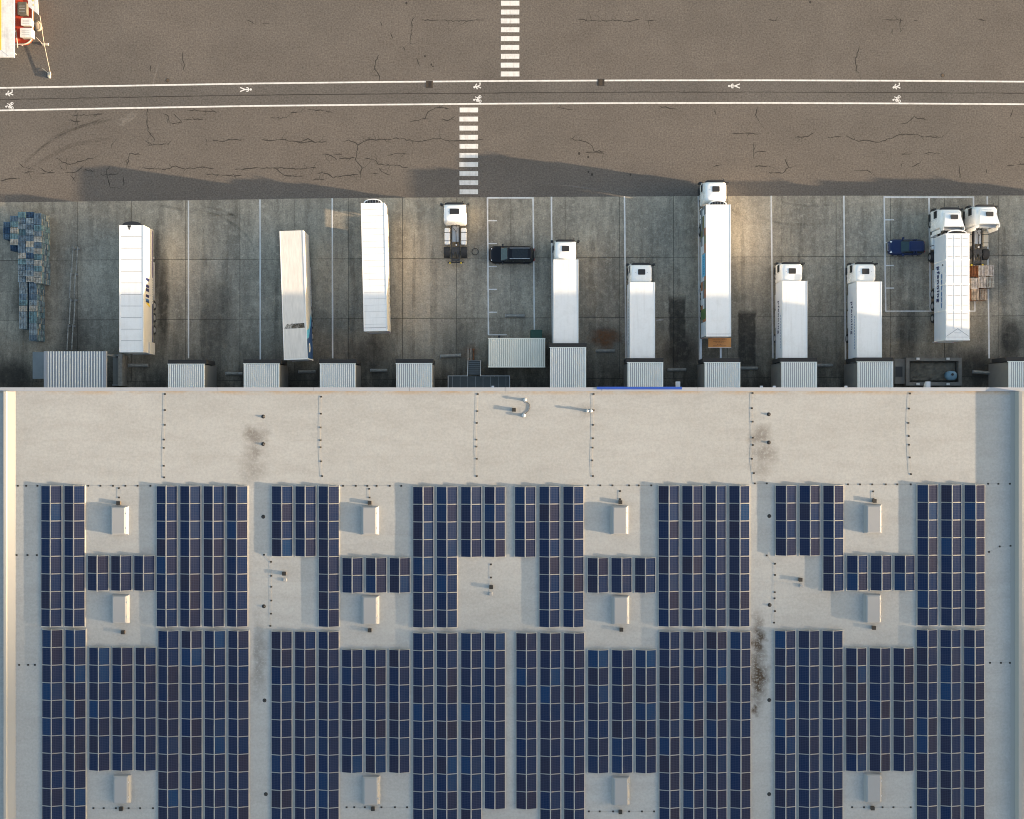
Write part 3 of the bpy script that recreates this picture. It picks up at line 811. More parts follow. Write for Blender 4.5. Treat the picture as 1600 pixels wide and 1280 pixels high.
# small brown boxes that serve the hatches
def brown(u, v, label, s=.32):
    q = Q(u, v); t = thing('junction_box', label, 'box', (q.x, q.y, ROOF_Z), group='small brown boxes on the roof')
    MB().box(-s/2, s/2, -s/2, s/2, 0, .20).build('body', M['brownbox'], t)
    MB().box(-s/2 - .02, s/2 + .02, -s/2 - .02, s/2 + .02, .20, .23).build('lid', M['dot'], t)
for (u, v, lb) in ((186, 786, 'above the topmost hatch of the far left bay'), (578, 785.5, 'above the topmost hatch left of centre'), (969, 784.5, 'above the topmost hatch right of centre'), (1365.5, 782.5, 'above the topmost hatch of the far right bay'),
                   (193, 987.5, 'below the middle hatch of the far left bay'), (578, 984.5, 'below the middle hatch left of centre'), (970.5, 983.5, 'below the middle hatch right of centre'), (1364.5, 980.5, 'below the middle hatch of the far right bay'),
                   (190, 1263, 'below the lowest hatch of the far left bay'), (583, 1263, 'below the lowest hatch left of centre'), (969, 1268, 'below the lowest hatch right of centre'), (1362.5, 1262, 'below the lowest hatch of the far right bay'),
                   (444.5, 896, 'by the lightning rod in the left gap of panels'), (767.5, 917, 'by the lightning rod in the centre gap of panels'), (1250, 905.5, 'by the lightning rod in the right gap of panels'), (803, 640.5, 'left of the curled cable near the roof edge')):
    brown(u, v, 'small brown box ' + lb)

# lightning rods (their thin shadows run left)
def rod(u, v, h, label):
    q = Q(u, v); t = thing('lightning_rod', label, 'rod', (q.x, q.y, ROOF_Z))
    MB().loft([(0, -.17, .17, -.17, .17, .08), (.08, -.15, .15, -.15, .15, .08)]).build('foot', M['ventwhite'], t)
    MB().cyl((0,0,.08), (0,0,h), .022, 8, 0, .010).build('pole', M['alu'], t)
rod(445, 906, .42, 'thin lightning rod on a white foot in the left gap of panels')
rod(767, 928, .22, 'thin lightning rod on a white foot in the centre gap of panels')
rod(1252, 915, .6, 'thin lightning rod on a white foot in the right gap of panels')

# drains
for (u, v, lb) in ((411.3, 651, 'left drain row, nearest the roof edge'), (411.3, 694, 'left drain row, second from the roof edge'), (411.3, 807.5, 'left drain row beside the top of the panels'), (412.3, 947.5, 'left drain row beside the middle hatches'), (413.3, 1094.5, 'left drain row in the lower panel gap'), (415.3, 1241, 'left drain row, lowest in the photo'),
                   (1201.3, 647.5, 'right drain row, nearest the roof edge'), (1201.5, 691.5, 'right drain row, second from the roof edge'), (1202, 806.5, 'right drain row beside the top of the panels'), (1202.5, 945.5, 'right drain row beside the middle hatches'), (1202, 1094, 'right drain row in the lower panel gap'), (1201.8, 1241, 'right drain row, lowest in the photo')):
    q = Q(u, v); t = thing('roof_drain', 'round black roof drain of the ' + lb, 'drain', (q.x, q.y, ROOF_Z), group='black roof drains')
    MB().cyl((0,0,0), (0,0,.02), .19, 14, 0, .16).build('collar', M['dot'], t)
    MB().cyl((0,0,.02), (0,0,.09), .12, 10, 0, .07).build('strainer', M['black'], t)

# lightning conductors: wire carried on small dark holders
HOLD = MB().loft([(0, -.095, .095, -.085, .085, .03), (.03, -.075, .075, -.065, .065, .02)]).mesh('holder', M['dot'])
def conductor(label, pts, dots=None):
    p = [Q(*a, .034) for a in pts]
    t = thing('lightning_conductor', label, 'conductor', (p[0].x, p[0].y, ROOF_Z), group='lightning conductor wires on dark holders')
    MB().tube([(a.x - p[0].x, a.y - p[0].y, .034) for a in p], .005, 5).build('wire', M['wire'], t)
    for d in (dots or pts):
        a = Q(*d); link('holder', HOLD, t, (a.x - p[0].x, a.y - p[0].y, 0.001))
conductor('conductor wire from the roof edge above the far left hatch bay', [(258, 616), (258, 641), (257.5, 664), (256.5, 687), (256, 700), (256, 728), (256.5, 746)])
conductor('conductor wire from the roof edge right of the left drain stains', [(502, 620), (501.5, 646.5), (501, 668), (501, 688), (501, 699), (502, 721), (503.5, 744)])
conductor('conductor wire from the roof edge above the centre panels', [(746.5, 616), (746, 642.5), (745, 661), (744.5, 687), (744.5, 698), (745, 717), (745, 744)])
conductor('conductor wire from the roof edge left of the blue fascia strip end', [(927.5, 616), (927.5, 641), (927, 664), (926.5, 685), (926, 699.5), (925.5, 719.5), (926.5, 744)])
conductor('conductor wire from the roof edge along the right drain stains', [(1176, 614.5), (1175, 638), (1176, 659), (1176.5, 684), (1176.5, 695.5), (1175, 717), (1178, 739.5), (1179.5, 755.5), (1198, 755.5)])
conductor('conductor wire from the roof edge above the far right hatch bay', [(1422, 615), (1420.5, 638.5), (1419.5, 661), (1420, 681.5), (1420.5, 695), (1421.5, 715), (1423.5, 741)])
def hrow(v, xs, label): conductor(label, [(x, v) for x in xs])
hrow(759.2, (28, 41, 58.5), 'conductor wire left of the upper left array, top row')
hrow(759.2, (138, 157, 176.6, 196, 215, 235), 'conductor wire above the far left bay of hatches')
hrow(759.3, (536, 556, 574, 588.5, 609, 627), 'conductor wire above the bay of hatches left of centre')
hrow(758.6, (918.7, 938, 957, 983, 998, 1017.6), 'conductor wire above the bay of hatches right of centre')
hrow(757, (1325, 1344, 1363, 1384, 1402, 1423), 'conductor wire above the far right bay of hatches')
hrow(756, (1544, 1560, 1578), 'conductor wire between the upper right array and the parapet')
hrow(867.5, (26, 43, 57.5), 'conductor wire left of the upper left array, second row')
hrow(1039, (30, 44, 54.5), 'conductor wire left of the lower left array')
conductor('conductor wire bending from the upper right array to the parapet', [(1545.5, 862.5), (1562, 854), (1579, 853)])
hrow(1035.8, (1547, 1564, 1578), 'conductor wire between the lower right array and the parapet')
hrow(1261.5, (541.5, 553.5, 570, 596, 617, 636), 'conductor wire across the lowest hatch left of centre')
hrow(1268, (920, 937, 958, 983, 1003, 1022), 'conductor wire across the lowest hatch right of centre')
hrow(1263, (146, 162, 181, 201, 219, 239), 'conductor wire across the lowest hatch of the far left bay')
hrow(1261.5, (1331.5, 1350, 1379, 1396, 1423), 'conductor wire across the lowest hatch of the far right bay')
conductor('conductor wire running down the left gap of panels', [(412.5, 867), (423.5, 878), (424, 900), (424, 917), (424, 938.5), (423.5, 959), (422.5, 978)])
conductor('conductor wire running down the right gap of panels', [(1198, 868), (1211, 881), (1211, 898.5), (1210.5, 925.5), (1210.3, 935), (1211, 955), (1209.5, 973)])
conductor('conductor wire in the centre gap of panels', [(767.2, 882), (767.2, 902.5), (767.5, 928)])
conductor('short wire above the topmost hatch of the far left bay', [(186, 763), (186, 777.5)])
conductor('short wire above the topmost hatch left of centre', [(577, 764), (577.5, 777.5)])
conductor('short wire above the topmost hatch right of centre', [(969, 767.5), (969, 780)])
conductor('short wire above the topmost hatch of the far right bay', [(1364.5, 768), (1365, 780)])

# vent pipes near the roof edge
def vent(u, v, h, r, label, cat='vent pipe'):
    q = Q(u, v); t = thing('vent_pipe', label, cat, (q.x, q.y, ROOF_Z))
    MB().cyl((0,0,0), (0,0,.06), r * 1.9, 14, 0, r * 1.2).build('collar', M['ventwhite'], t)
    MB().cyl((0,0,.06), (0,0,h), r, 12).build('pipe', M['alu'], t)
    MB().cyl((0,0,h), (0,0,h + .05), r * 1.5, 14, 0, r * .8).build('cap', M['steel'], t)
vent(820, 625, .22, .11, 'short round vent pipe at the top end of the curled cable')
vent(818, 649, .16, .12, 'short round vent pipe at the bottom end of the curled cable')
vent(917, 642, .34, .09, 'thin vent pipe near the blue fascia strip, left one of two')
vent(923, 642, .25, .10, 'low vent stub right beside the thin vent pipe')
q0 = Q(820, 625)
cab = [(820, 626), (824, 629), (827.5, 632), (828, 637), (826, 642), (821.5, 646), (819, 648)]
tag(MB().tube([(*(Q(*c)[:2]), ROOF_Z + .03) for c in cab], .02, 6).build('cable', M['dot']), 'thin dark cable curling between two short vent pipes', 'cable')

# ================================================================== loading docks
def dock(u0, u1, v_top, zt, label, v_bot=None, side='dockside'):
    """ribbed loading dock house; u0..u1 roof edges, v_top front edge of the roof (pixels, at height zt)"""
    a = P(u0, v_top, zt); b = P(u1, v_top, zt)
    y0 = FRONT + .02; y1 = a.y; w = b.x - a.x; cx = (a.x + b.x) / 2
    t = thing('loading_dock', label, 'loading dock', (cx, y0, 0), group='ribbed loading dock houses')
    d = y1 - y0
    MB().box(-w/2 + .04, -w/2 + .12, .0, d - .03, 0, zt - .10).build('side_wall', M[side], t)
    MB().box(w/2 - .12, w/2 - .04, .0, d - .03, 0, zt - .10).build('side_wall', M[side], t)
    # trapezoid sheet roof
    mb = MB(); n = max(8, int(round(w / .215))); p = w / n
    x = -w/2; zz = [(0, 0), (.38, 0), (.5, .045), (.88, .045), (1.0, 0)]
    prof = []
    for k in range(n): prof += [(x + (k + c) * p, h) for c, h in zz[:-1]]
    prof.append((w/2, 0))
    for (xa, ha), (xb, hb) in zip(prof[:-1], prof[1:]):
        mb.face([(xa, .01, zt - .08 + ha), (xb, .01, zt - .08 + hb), (xb, d, zt - .08 + hb), (xa, d, zt - .08 + ha)], 0 if (ha + hb) > .01 else 1)
    mb.box(-w/2, w/2, .01, d, zt - .13, zt - .09, 0)
    mb.build('ribbed_roof', [M['dockmetal'], M['seam']], t)
    for s in (-1, 1): MB().box(s * w/2 - .05, s * w/2 + .05, .01, d, zt - .14, zt - .015).build('edge_trim', M['dockmetal'], t)
    MB().box(-w/2 - .12, w/2 + .06, d + .003, d + .07, zt - .22, zt + .0).build('front_trim', M['dockmetal'], t)
    # rubber shelter: head curtain and side curtains
    MB().box(-w/2 - .16, w/2 + .13, d + .075, d + .50, zt - 1.2, zt - .30).build('head_curtain', M['rubber'], t)
    for s in (-1, 1): MB().box(s * (w/2 - .25) - .3, s * (w/2 - .25) + .3, d + .075, d + .48, .9, zt - 1.21).build('side_curtain', M['rubber'], t)
    MB().box(-w/2 + .14, w/2 - .14, .02, d + .05, .0, 1.15).build('ramp_floor', M['chassis'], t)
    for s in (-1, 1): MB().box(s * .8 - .12, s * .8 + .12, d + .055, d + .22, .75, 1.14).build('bumper', M['rubber'], t)
    return t
ZD = 4.6
for (u0, u1, v, lb) in ((263.5, 318.5, 569.5, 'leftmost small ribbed loading dock, beside the first white trailer'),
                        (381.5, 435.5, 569, 'ribbed loading dock left of the grimy tarp trailer, nothing parked at it'),
                        (500.5, 554.5, 569, 'ribbed loading dock between the tarp trailer and the third white trailer'),
                        (620, 674.5, 568.5, 'ribbed loading dock left of the steel stairs'),
                        (860.5, 915, 543.5, 'longer ribbed loading dock right of the white storage container'),
                        (981.5, 1035.5, 567, 'ribbed loading dock under the blue fascia strip'),
                        (1102, 1156, 567, 'ribbed loading dock behind the long truck with the orange tail lift'),
                        (1222, 1276, 566.5, 'ribbed loading dock of the first of the twin lettered box trucks'),
                        (1341, 1395, 566, 'ribbed loading dock left of the walled pit'),
                        (1577, 1632, 565.5, 'ribbed loading dock cut off by the right edge of the photo')):
    dock(u0, u1, v, ZD, lb)

# wide slatted canopy at the left
a = P(68.5, 549, 4.3); b = P(166, 549, 4.3)
t = thing('dock_canopy', 'wide grey canopy with pale ribs at the left, behind the guide rails', 'canopy', ((a.x + b.x) / 2, FRONT + .02, 0))
w = b.x - a.x; d = a.y - FRONT - .02
MB().box(-w/2 + .3, w/2 - .3, .01, d, 4.16, 4.22).build('deck', M['canopy'], t)
for s in (-1, 1): MB().box(s * (w/2 - .15) - .15, s * (w/2 - .15) + .15, .01, d + .01, 4.05, 4.30).build('gutter', M['coping'], t)
nr = 21
for k in range(nr):
    x = -w/2 + .42 + (w - .84) * k / (nr - 1)
    MB().prism([(x - .05, .012), (x + .05, .012), (x + .05, d), (x - .05, d)], 4.221, 4.25).build('rib', M['canopyrib'], t)
for s in (-1, 1):
    for y in (d - .3,): MB().box(s * (w/2 - .4) - .1, s * (w/2 - .4) + .1, y - .1, y + .1, 0, 4.04).build('post', M['steel'], t)
MB().box(-w/2 + .3, w/2 - .3, .02, .1, 0, 4.0).build('back_wall', M['dockside'], t)

a = P(51, 550, 1.2); b = P(75, 592, 1.2)
t = thing('dock_plate', 'flat slate grey steel plate at the left side of the wide canopy', 'plate', ((a.x + b.x)/2, (a.y + b.y)/2, 0))
MB().box(-(b.x - a.x)/2, (b.x - a.x)/2, -(a.y - b.y)/2, (a.y - b.y)/2, 1.1, 1.2).build('top', M['slate'], t)
MB().box(-(b.x - a.x)/2 + .1, (b.x - a.x)/2 - .1, -(a.y - b.y)/2 + .1, (a.y - b.y)/2 - .1, 0, 1.1).build('base', M['dockside'], t)
a = P(172, 553, 1.3); b = P(191, 603, 1.3)
t = thing('ramp_wall', 'low grey concrete ramp wall at the right side of the wide canopy', 'wall', ((a.x + b.x)/2, (a.y + b.y)/2, 0))
hw = (b.x - a.x)/2; hd = (a.y - b.y)/2
MB().prism([(-hw, -hd), (hw, -hd), (hw, hd - .05), (-hw, hd - .05)], 0, .55).build('ramp', M['dockside'], t)
MB().box(hw - .45, hw, -hd, hd, .55, 1.3).build('kerb', M['curb'], t)
for y in (hd - .12, -hd + .1): MB().box(-hw, hw - .46, y - .05, y + .05, .552, .75).build('rail', M['steel'], t)

# guide rails next to the canopy
for (ua, ub, lb) in ((113.5, 105.5, 'left one of two long steel guide rails leading to the wide canopy'), (120.5, 113, 'right one of two long steel guide rails leading to the wide canopy')):
    p0 = P(ua, 385, .5); p1 = P(ub, 547, .5)
    t = thing('guide_rail', lb, 'guide rail', (p0.x, p0.y, 0), group='guide rails by the canopy')
    n = 4
    for k in range(n):
        q0 = p0.lerp(p1, k / n) - p0; q1 = p0.lerp(p1, (k + 1) / n) - p0
        dx = .05 * (-1) ** k
        MB().tube([(q0.x + dx, q0.y - .04, .5), (q1.x + dx, q1.y + .04, .5)], .065, 8).build('tube', M['pal_grey'], t)
        MB().box(q0.x + dx - .09, q0.x + dx + .09, q0.y - .3, q0.y - .1, 0, .42).build('post', M['steel'], t)

# ================================================================== vehicles
def wheel_mesh(r, w):
    tb = MB(); n = 20
    tb.cyl((-w/2, 0, 0), (w/2, 0, 0), r, n)
    rb = MB(); rb.cyl((w/2 + .002, 0, 0), (w/2 + .012, 0, 0), r * .58, 14); rb.cyl((-w/2 - .012, 0, 0), (-w/2 - .002, 0, 0), r * .58, 14)
    return tb.mesh('tyre', M['rubber']), rb.mesh('rim', M['rim'])
TRUCKW = wheel_mesh(.50, .32); TRUCKD = wheel_mesh(.50, .58); CARW = wheel_mesh(.34, .22)
def wheel(parent, x, y, r, kind):
    o = link('wheel', kind[0], parent, (x, y, r)); link('rim', kind[1], o)
    return o

def make_cab(parent, W=2.42, L=2.15, zt=2.95, high=False, hatch_x=0.0, visor=True, white='cabwhite', hs=.38):
    """cab with its front at y = 0"""
    h = W / 2; mb = MB()
    rings = [(.38, -h + .08, h - .08, -L, -.06, .18), (.95, -h, h, -L, .0, .22), (1.75, -h, h, -L, -.03, .24), (zt - .42, -h + .07, h - .07, -L, -.24, .28),
             (zt - .14, -h + .11, h - .11, -L + .02, -.34, .32), (zt - .03, -h + .18, h - .18, -L + .08, -.44, .34), (zt, -h + .30, h - .30, -L + .18, -.52, .34)]
    mb.loft(rings)
    cab = smooth_by_angle(mb.build('cab', M[white], parent), 40)
    # windscreen follows the raked front
    g = MB(); z0, z1 = 1.62, zt - .46
    g.v = [(-h + .16, -.005, z0), (h - .16, -.005, z0), (h - .22, -.225, z1), (-h + .22, -.225, z1),
           (-h + .16, -.035, z0), (h - .16, -.035, z0), (h - .22, -.255, z1), (-h + .22, -.255, z1)]
    g.f = [(0, 1, 2, 3), (7, 6, 5, 4), (4, 5, 1, 0), (3, 2, 6, 7), (0, 3, 7, 4), (1, 5, 6, 2)]; g.m = [0] * 6
    g.build('windscreen', M['glass'], cab)
    if visor:
        MB().prism([(-h + .14, -.27), (h - .14, -.27), (h - .20, -.12), (h - .45, -.03), (-h + .45, -.03), (-h + .20, -.12)], zt - .40, zt - .34).build('sun_visor', M['black'], cab)
    MB().box(-h + .1, h - .1, -.03, .07, .40, .80).build('bumper', M['black'], cab)
    for s in (-1, 1):
        MB().box(s * (h + .004) - .012, s * (h + .004) + .012, -1.05, -.30, 1.50, 2.22).build('side_window', M['glass'], cab)
        MB().box(s * (h + .002) - .010, s * (h + .002) + .010, -1.18, -1.165, .75, 2.3).build('door_seam', M['seam'], cab)
        mr = MB(); mr.box(s * (h + .22) - .12, s * (h + .22) + .12, -.22, -.06, 1.55, 2.35)
        mr.cyl((s * (h - .05), -.16, 2.28), (s * (h + .2), -.13, 2.28), .03, 6)
        mr.build('mirror', M['black'], cab)
        MB().box(s * (h - .28) - .2, s * (h - .28) + .2, .0, .085, .84, 1.02).build('headlight', M['lamp'], cab)
        MB().box(s * h - .11, s * h + .03, -1.1, -.35, .40, .62).build('step', M['black'], cab)
    MB().cyl((h - .35, -.10, zt - .2), (h - .35, .08, zt - .2), .05, 6).build('front_mirror', M['black'], cab)
    # roof hatch
    MB().prism(rrect(hatch_x - hs, hatch_x + hs, -1.34, -.76, .08), zt + .002, zt + .035).build('roof_hatch', M['black'], cab)
    for s in (-1, 1): MB().cyl((s * .62, -1.1, zt), (s * .62, -1.1, zt + .05), .035, 6).build('marker_lamp', M['seam'], cab)
    if high:
        # tall roof fairing, widening to the rear, open at the back
        f = MB(); zr = high
        a0 = [(-h + .30, -.62, zt - .05), (h - .30, -.62, zt - .05), (h - .02, -L - .12, zt - .05), (-h + .02, -L - .12, zt - .05)]
        b0 = [(-h + .42, -.78, zt + .28), (h - .42, -.78, zt + .28), (h - .16, -L + .0, zr), (-h + .16, -L + .0, zr)]
        c0 = [(-h + .36, -.68, zt + .10), (h - .36, -.68, zt + .10)]
        th = .06
        f.face([a0[0], a0[1], b0[1], b0[0]]); f.face([b0[0], b0[1], b0[2], b0[3]])
        f.face([a0[1], a0[2], b0[2], b0[1]]); f.face([a0[3], a0[0], b0[0], b0[3]])
        for s in (-1, 1):                                   # side deflectors behind the cab
            f.box(s * (h - .04) - .03, s * (h - .04) + .03, -L - .55, -L - .12, 1.0, zt + .02)
            f.box(s * (h - .12) - .03, s * (h - .12) + .03, -L - .35, -L - .0, zt + .021, zr - .1)
        f.build('roof_fairing', M[white], cab)
        k = MB(); k.face([(-h + .14, -L - .02, zt), (h - .14, -L - .02, zt), (h - .2, -L - .02, zr - .10), (-h + .2, -L - .02, zr - .10)][::-1])
        k.box(-h + .25, h - .25, -L - .30, -L - .03, zt + .05, zt + .09)
        k.build('fairing_inside', M['steel'], cab)
        MB().prism(rrect(hatch_x - .36, hatch_x + .36, -1.42, -.96, .06), zt + .30, zt + (zr - zt) * .62 + .10).build('roof_hatch', M['black'], cab)
    return cab

def tractor(name, label, u, v, z, zt=3.1, high=False, L=2.15, rz=0.0, group=None, detail=True, hatch_x=0.0, hs=.38):
    """u, v: pixel of the cab roof's front centre at height z"""
    q = P(u, v - 3.5, z); t = thing(name, label, 'truck', (q.x, q.y, 0), rz, group)
    make_cab(t, zt=zt, high=high, L=L, hatch_x=hatch_x, hs=hs)
    E = -6.1
    for s in (-1, 1): MB().box(s * .40 - .05, s * .40 + .05, E, -L + .3, .72, .98).build('frame_rail', M['chassis'], t)
    MB().box(-.35, .35, E + .15, E + .35, .70, .95).build('cross_member', M['chassis'], t)
    MB().box(-.33, .33, -3.9, -L - .15, .99, 1.04).build('catwalk', M['steel'], t)
    for s in (-1, 1):
        if s < 0 or True:
            tk = MB(); tk.loft([(.45, s * .88 - .24, s * .88 + .24, -4.15, -L - .35, .12), (.55, s * .88 - .30, s * .88 + .30, -4.2, -L - .3, .14), (.95, s * .88 - .30, s * .88 + .30, -4.2, -L - .3, .14), (1.05, s * .88 - .24, s * .88 + .24, -4.15, -L - .35, .12)])
            smooth_by_angle(tk.build('fuel_tank', M['truckwhite'] if detail else M['offwhite'], t))
            for y in (-2.9, -3.8): MB().box(s * .88 - .31, s * .88 + .31, y - .03, y + .03, .44, 1.062).build('tank_strap', M['chassis'], t)
    # fifth wheel
    fw = MB(); fw.prism([(-.42, -4.5), (.42, -4.5), (.42, -5.0), (.16, -5.45), (.10, -5.0), (-.10, -5.0), (-.16, -5.45), (-.42, -5.0)][::-1], 1.02, 1.12); fw.box(-.5, .5, -4.9, -4.7, .9, 1.019)
    fw.build('fifth_wheel', M['chassis'], t)
    MB().cyl((.1, -4.25, .98), (.1, -4.25, 1.08), .09, 8).build('air_fitting', M['lamp'], t)
    for s in (-1, 1):
        wheel(t, s * 1.0, -1.35, .5, TRUCKW)
        wheel(t, s * .93, -4.95, .5, TRUCKD)
        mg = MB(); pr = [(-4.95 + .60 * math.cos(R(x)), .5 + .60 * math.sin(R(x))) for x in range(0, 181, 20)]
        pr2 = [(-4.95 + .565 * math.cos(R(x)), .5 + .565 * math.sin(R(x))) for x in range(180, -1, -20)]
        for k in range(len(pr) - 1):
            mg.face([(s * .93 - .33, *pr[k]), (s * .93 + .33, *pr[k]), (s * .93 + .33, *pr[k+1]), (s * .93 - .33, *pr[k+1])])
        mg.build('mudguard', M['rubber'], t)
        MB().cyl((s * .52, E - .03, .9), (s * .66, E - .08, .9), .09, 8).build('tail_light', M['yellow'], t)
    MB().box(-.85, .85, E - .02, E + .1, .62, .76).build('rear_bar', M['chassis'], t)
    cl = MB(); cl.tube([(-.2, -L - .05, 1.9), (-.25, -L - .35, 1.35), (.05, -L - .7, 1.12), (.1, -4.2, 1.06)], .03, 6); cl.tube([(.1, -L - .05, 1.9), (.2, -L - .4, 1.3), (.15, -L - .8, 1.12)], .03, 6)
    cl.build('air_line', M['black'], t)
    return t

def text_mesh(s, size, bold=0.0):
    cu = bpy.data.curves.new('lettering', 'FONT'); cu.body = s; cu.size = size; cu.offset = bold; cu.space_character = 1.22; cu.resolution_u = 3
    o = bpy.data.objects.new('lettering', cu); COL.objects.link(o)
    dg = bpy.context.evaluated_depsgraph_get()
    me = bpy.data.meshes.new_from_object(o.evaluated_get(dg))
    bpy.data.objects.remove(o); bpy.data.curves.remove(cu)
    return me

def side_text(parent, s, size, side, x, y, z, mat, name='side_lettering', bold=.012, stretch=1.0, label=None):
    """lettering on a side wall; starts at y and reads as seen from that side"""
    me = text_mesh(s, size, bold)
    me.materials.clear(); me.materials.append(mat)
    o = link(name, me, parent, (x, y, z), label=label)
    if side == 'L': o.matrix_basis = Matrix.Translation((x, y, z)) @ Matrix(((0,0,-1,0),(-1,0,0,0),(0,1,0,0),(0,0,0,1))) @ Matrix.Diagonal((stretch,1,1,1))
    else: o.matrix_basis = Matrix.Translation((x, y, z)) @ Matrix(((0,0,1,0),(1,0,0,0),(0,1,0,0),(0,0,0,1))) @ Matrix.Diagonal((stretch,1,1,1))
    return o

def box_body(t, W, L, z0, z1, y_front, roof='truckwhite', wl='greywall', wr='cream', rail=True):
    """cargo box from y_front back by L"""
    h = W / 2; y1 = y_front; y0 = y_front - L; th = .05
    MB().box(-h + th, h - th, y0 + th, y1 - th, z0, z0 + .10).build('floor', M['chassis'], t)
    MB().box(-h, -h + th, y0, y1, z0, z1 - .03).build('side_wall', M[wl], t)
    MB().box(h - th, h, y0, y1, z0, z1 - .03).build('side_wall', M[wr], t)
    MB().box(-h + th, h - th, y1 - th, y1, z0, z1 - .03).build('front_wall', M['truckwhite'], t)
    for s in (-1, 1): MB().box(min(0, s * (h - th)) + .006, max(0, s * (h - th)) - .006, y0, y0 + th, z0, z1 - .03).build('rear_door', M['truckwhite'], t)
    rf = MB().box(-h + .004, h - .004, y0 + .004, y1 - .004, z1 - .028, z1).build('roof', M[roof], t)
    if rail:
        for s in (-1, 1): MB().box(s * (h - .03) - .033, s * (h - .03) + .033, y0, y1, z1 + .001, z1 + .02).build('roof_rail', M['truckwhite'], rf)
    return rf

def trailer_gear(t, W, y_front, L, legs=True, color='chassis'):
    y0 = y_front - L
    for s in (-1, 1): MB().box(s * .45 - .06, s * .45 + .06, y0 + .1, y_front - .3, .80, 1.12).build('frame_rail', M['chassis'], t)
    for k in range(3):
        for s in (-1, 1): wheel(t, s * (W/2 - .24), y0 + 2.6 + 1.31 * k, .5, TRUCKW)
    for s in (-1, 1):
        if legs: MB().box(s * .85 - .06, s * .85 + .06, y_front - 2.9, y_front - 2.75, .02, 1.1).box(s * .85 - .14, s * .85 + .14, y_front - 2.97, y_front - 2.68, 0, .03).build('landing_leg', M['steel'], t)
        MB().box(s * (W/2 - .05) - .02, s * (W/2 - .05) + .02, y0 + 5.8, y_front - 3.4, .55, .95).build('side_guard', M['alu'], t)
        MB().box(s * (W/2 - .28) - .2, s * (W/2 - .28) + .2, y0 - .015, y0 + .05, .86, 1.02).build('tail_light', M['red'], t)
    MB().box(-W/2 + .1, W/2 - .1, y0 - .04, y0 + .1, .50, .62).build('underrun_bar', M['steel'], t)

def reefer_unit(t, W, y, z0, z1, mat, dark):
    """half-round cooling unit on the front wall"""
    mb = MB(); h = W * .46; d = .48
    pts = [(h * math.cos(R(a)), y + d * math.sin(R(a)) ** .8 if 0 < a < 180 else y) for a in range(0, 181, 12)]
    mb.prism(pts, z0, z1, 0)
    o = mb.build('cooling_unit', mat, t)
    pin = [(p[0] * .84, y + (p[1] - y) * .74 + .02) for p in pts]
    MB().prism(pin, z1 + .001, z1 + .02).build('cooling_grille', dark, o)
    for k in range(5):
        x = -h * .6 + h * 1.2 * k / 4
        MB().box(x - .02, x + .02, y + .06, y + .30, z1 + .021, z1 + .04).build('grille_bar', M['seam'], o)
    return o

def seams(rf, W, y_front, L, z, n, w=.025, mat='seam', inset=.18):
    for k in range(1, n):
        y = y_front - L * k / n
        MB().box(-W/2 + inset, W/2 - inset, y - w, y + w, z + .001, z + .012).build('roof_seam', M[mat], rf)

def top_place(u, v, z): return P(u, v, z)

# ---- first white trailer, with the coloured block lettering on its side
q = P(205.3, 451.2, 4.0); L1 = 13.25; W1 = 2.50
t = thing('semi_trailer', 'white trailer with a black rounded cooling unit and coloured block print on its side', 'trailer', (q.x, q.y, 0))
rf = box_body(t, W1, L1, 1.12, 4.0, L1/2, wr='cream'); trailer_gear(t, W1, L1/2, L1)
seams(rf, W1, L1/2, L1, 4.0, 11)
mb = MB(); h = 1.03; y = L1/2
pts = [(h * math.cos(R(a)), y + .42 * math.sin(R(a))) for a in range(0, 181, 12)]
o = mb.prism(pts, 1.9, 3.85).build('cooling_unit', M['black'], t)
MB().prism([(-.30, y - .45), (-.18, y - .50), (-.05, y - .12), (-.05, y - .02), (-.40, y - .02), (-.40, y - .15)], 4.001, 4.004).build('exhaust_stain', mat_decal('soot', (.02, .02, .02), .3, .6, .8, scale=3), rf)
X = W1/2 + .008
def patch_R(parent, y0, y1, z0, z1, mat, name='side_print', sk=0.0, x=X, off=0.0):
    MB().face([(x + off, y0 + sk, z0), (x + off, y1 + sk, z0), (x + off, y1, z1), (x + off, y0, z1)]).build(name, M[mat], parent)
def patch_L(parent, y0, y1, z0, z1, mat, name='side_print', sk=0.0, x=0, off=0.0):
    MB().face([(-x - off, y0 + sk, z0), (-x - off, y0, z1), (-x - off, y1, z1), (-x - off, y1 + sk, z0)]).build(name, M[mat], parent)
def yv(v, z=2.8): return P(0, v, z).y - q.y
for (va, vb, mt) in ((434.5, 439, 'navy'), (445, 449.5, 'navy'), (450.8, 455.5, 'navy'), (460.5, 464.8, 'navy'), (467, 470, 'blueprint'), (470, 472.8, 'navy')):
    patch_R(t, yv(vb), yv(va), 2.35, 3.35, mt, sk=-.05)
MB().face([(X, yv(475), 2.3), (X, yv(473.2), 2.55), (X, yv(473.2), 3.2), (X, yv(476), 3.1), (X, yv(479.5), 2.2), (X, yv(479.8), 2.0)][::-1]).build('side_print', M['yellow'], t)
patch_R(t, yv(434, 1.5), L1/2 - .1, 1.22, 1.46, 'violet', 'side_stripe')
patch_R(t, -L1/2 + 1.2, yv(475, 1.5), 1.22, 1.46, 'navy', 'side_stripe')
for k in range(13):
    v = 437.5 + 2.75 * k; patch_R(t, yv(v + 1.3, 1.5), yv(v, 1.5), 1.24, 1.42, 'slateprint', 'small_lettering')
MB().box(W1/2 + .003, W1/2 + .16, -L1/2 - .08, -L1/2 + 1.15, 1.05, 2.6).build('tail_box', M['cream'], t)

